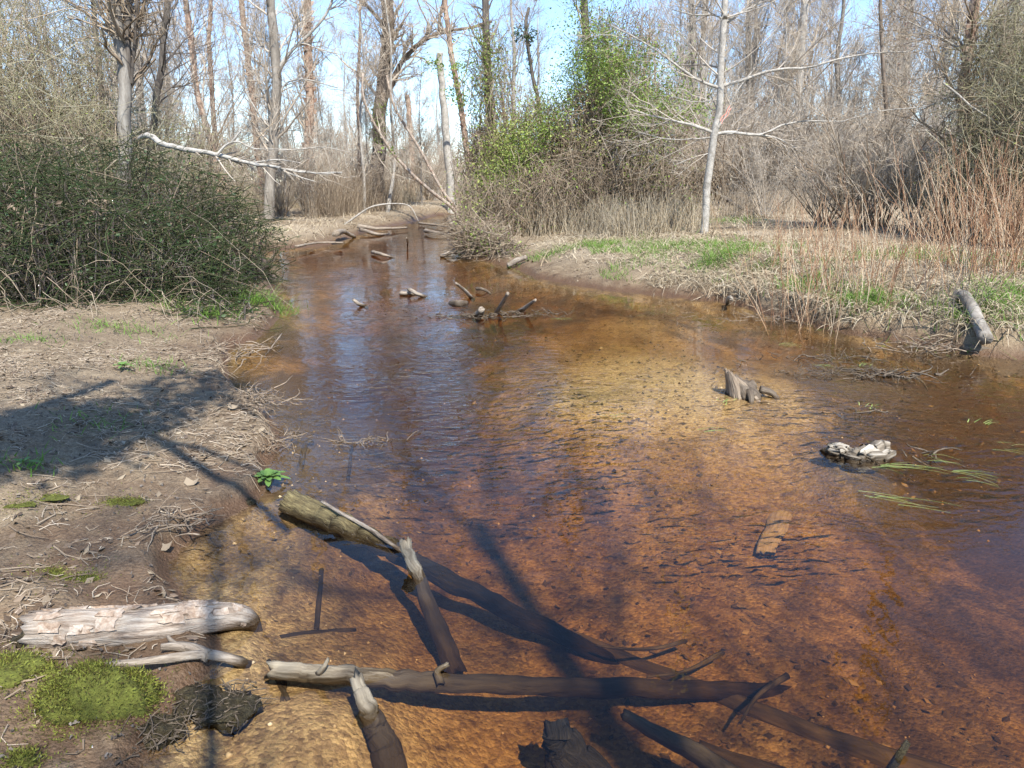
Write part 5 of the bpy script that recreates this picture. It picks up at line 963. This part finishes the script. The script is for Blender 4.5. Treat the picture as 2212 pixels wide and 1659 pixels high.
litter(24000, -6, .2, 1.2, 9, .09, .0019, M['straw_dull'], 'straw_litter', 'dry straw bits scattered over the left bank', dn)
litter(7000, -6, .2, 1.2, 9, .18, .0036, M['twig_brown'], 'twig_litter', 'small dead twigs scattered over the left bank', dn)
litter(30000, -7, .2, 1.2, 9.5, .1, .019, M['litter'], 'leaf_litter', 'brown dead leaves strewn over the left bank', dn, leaf=True)
litter(12000, -6, .2, 1.2, 8, .012, .005, M['twig_dark'], 'mud_crumbs', 'small dark crumbs of mud and bark on the left bank', lambda x, y: np.clip(1.2 - fbm(x * 1.6, y * 1.6, 65, 3) * 2, .1, 1))
litter(14000, .3, 9, 6.5, 16, .1, .02, M['litter'], 'leaf_litter', 'dead leaves strewn over the right bank', dn, leaf=True)
litter(16000, -9, 20, 15, 40, .1, .04, M['litter'], 'leaf_litter', 'dead leaves over the forest floor', dn, leaf=True)
def bed_litter():
    x = rng.uniform(-2.5, 6, 16000); y = rng.uniform(2.2, 13, 16000); d = sdist(x, y); ok = (d < -.05) & (np.abs(x) < y * .75 + .6) & (rng.random(16000) < np.clip(fbm(x * 1.1, y * .8, 68, 3) * 5 - 2.5, .01, .9)); x, y = x[ok], y[ok]; z = H(x, y)
    g = G(); g.leaves(np.stack([x, y, z + .008], -1), np.full(len(x), .018), up=2.5, asp=.6); tag(g.build('sunken_leaves', M['sunken_leaf'], smooth=False), 'dark dead leaves lying on the stream bed', None, kind='stuff')
    n = 1500; x = rng.uniform(-1.5, 5, n); y = rng.uniform(1.4, 6.5, n); d = sdist(x, y); ok = (d < -.05) & (rng.random(n) < np.clip(fbm(x * .9, y * .9, 69, 3) * 3 - 1., .05, 1)); x, y = x[ok], y[ok]; z = H(x, y); k = len(x)
    B_ = A([[1, 0, 0], [0, 1, 0], [-1, 0, 0], [0, -1, 0], [0, 0, .7], [0, 0, -.7]], float); r = (.005 + .011 * rng.random(k) ** 3)[:, None, None]; V = np.stack([x, y, z + .003], -1)[:, None] + B_[None] * r * (.7 + .6 * rng.random((k, 6, 1)))
    T = A([[0, 1, 4], [1, 2, 4], [2, 3, 4], [3, 0, 4], [1, 0, 5], [2, 1, 5], [3, 2, 5], [0, 3, 5]]); g = G(); g.add(V.reshape(-1, 3), None, (T[None] + (np.arange(k) * 6)[:, None, None]).reshape(-1, 3)); tag(g.build('bed_pebbles', M['bed_pebble']), 'small golden pebbles on the stream bed', None, kind='stuff')
M['sunken_leaf'] = island('sunken_leaf', [(0, (.06, .042, .024)), (.6, (.14, .10, .055)), (.9, (.26, .18, .09)), (1, (.45, .34, .18))], .8)
M['bed_pebble'] = island('bed_pebble', [(0, (.18, .12, .06)), (.5, (.45, .32, .16)), (1, (.75, .60, .38))], .7)
bed_litter()
# ------------------------------------------------------------------ trees behind the photographer that shade the left bank
def back_trees():
    P = spline([(.42, -1.7, hz(.42, -1.7) - .2), (.45, -1.7, 2), (.40, -1.72, 4.2), (.35, -1.6, 6.6)], 24); Rd = np.linspace(.05, .02, 24)
    root = thing('sapling', 'thin sapling behind the viewpoint throwing a narrow shadow on the water', 'tree', (.42, -1.7, hz(.42, -1.7))); g = G(); g.tubes(P, Rd, 8); reparent(g.build('trunk', M['bark_grey']), root); g = G()
    for p, r, s_ in crown_of(P[None], Rd[None], 16, 70, 200, 300, 6.6, .5, .9, .2, .005, .2): g.tubes(p, r, s_)
    reparent(g.build('crown', M['twig_grey']), root)
    P = spline([(-2.3, -1.6, hz(-2.3, -1.6) - .2), (-2.2, -1.4, 2.2), (-1.9, -.5, 4.0), (-1.7, .5, 5.0), (-1.5, 1.3, 5.6)], 24); Rd = np.linspace(.13, .04, 24)
    root = thing('holly_tree', 'leaning evergreen tree behind the viewpoint shading the left bank', 'tree', (-2.3, -1.6, hz(-2.3, -1.6))); g = G(); g.tubes(P, Rd, 10); reparent(g.build('trunk', M['bark_grey']), root); g = G()
    for p, r, s_ in crown_of(P[None], Rd[None], 14, 70, 200, 300, 5., .5, .9, .1, .005, .16): g.tubes(p, r, s_)
    reparent(g.build('crown', M['twig_grey']), root)
    tz = 5.0 / math.tan(R_(SUN_EL)); ex = []
    for px, py, rx, ry in [(30, 950, .55, .35), (150, 930, .5, .3), (270, 895, .42, .32), (370, 850, .35, .3), (450, 815, .3, .16), (-100, 960, .6, .4)]:
        s0 = ground(px, py); c = s0 + A([sdir[0], sdir[1], sdir[2]]) * (4.9 / sdir[2]); ex.append((c[0], c[1], c[2], rx, ry, .35))
    for pts_, z0, z1, r0_, r1_ in (([(300, 925), (390, 985), (470, 1035), (560, 1090), (620, 1130)], 4.9, 3.9, .045, .022), ([(330, 945), (430, 970), (510, 1000), (570, 1030)], 4.9, 4.3, .028, .014), ([(380, 850), (480, 860), (560, 905)], 4.9, 4.4, .03, .014)):
        W = []
        for i_, (px, py) in enumerate(pts_):
            s0 = ground(px, py); hh_ = z0 + (z1 - z0) * i_ / (len(pts_) - 1); W.append(s0 + A([sdir[0], sdir[1], sdir[2]]) * ((hh_ - s0[2]) / sdir[2]))
        lg = G(); lg.tubes(spline(W, 20), np.linspace(r0_, r1_, 20), 7); reparent(lg.build('limb', M['bark_grey']), root)
    leaf_cloud(ex, 9000, 420, .1, .035, M['leaf_dark'], 'foliage', root)
    # tall bare tree behind and right: its limbs shade the foreground water
    P = spline([(2.9, -4.2, hz(2.9, -4.2) - .3), (2.8, -4.1, 3), (2.7, -3.9, 6), (2.6, -3.6, 9.5)], 24); Rd = np.linspace(.16, .06, 24)
    root = thing('shade_tree', 'tall bare tree behind the viewpoint shading the foreground water', 'tree', (2.9, -4.2, hz(2.9, -4.2))); g = G(); g.tubes(P, Rd, 10); reparent(g.build('trunk', M['bark_grey']), root); g = G()
    b1, r1 = grow(P[None], Rd[None], 13, .5, 1., 3.0, 1.0, .1, 9, .14, .36, .018, .4, .3); b2, r2 = grow(b1, r1, 70, .2, 1., 1.5, .8, .1, 6, .2, .6, .010, .5, .4); b3, r3 = grow(b2, r2, 420, .1, 1., .7, .8, .1, 4, .2, .6, .006, .6, .3)
    for p, r, s_ in ((b1, r1, 6), (b2, r2, 4), (b3, r3, 3)): g.tubes(p, r, s_)
    reparent(g.build('crown', M['twig_grey']), root)
back_trees()
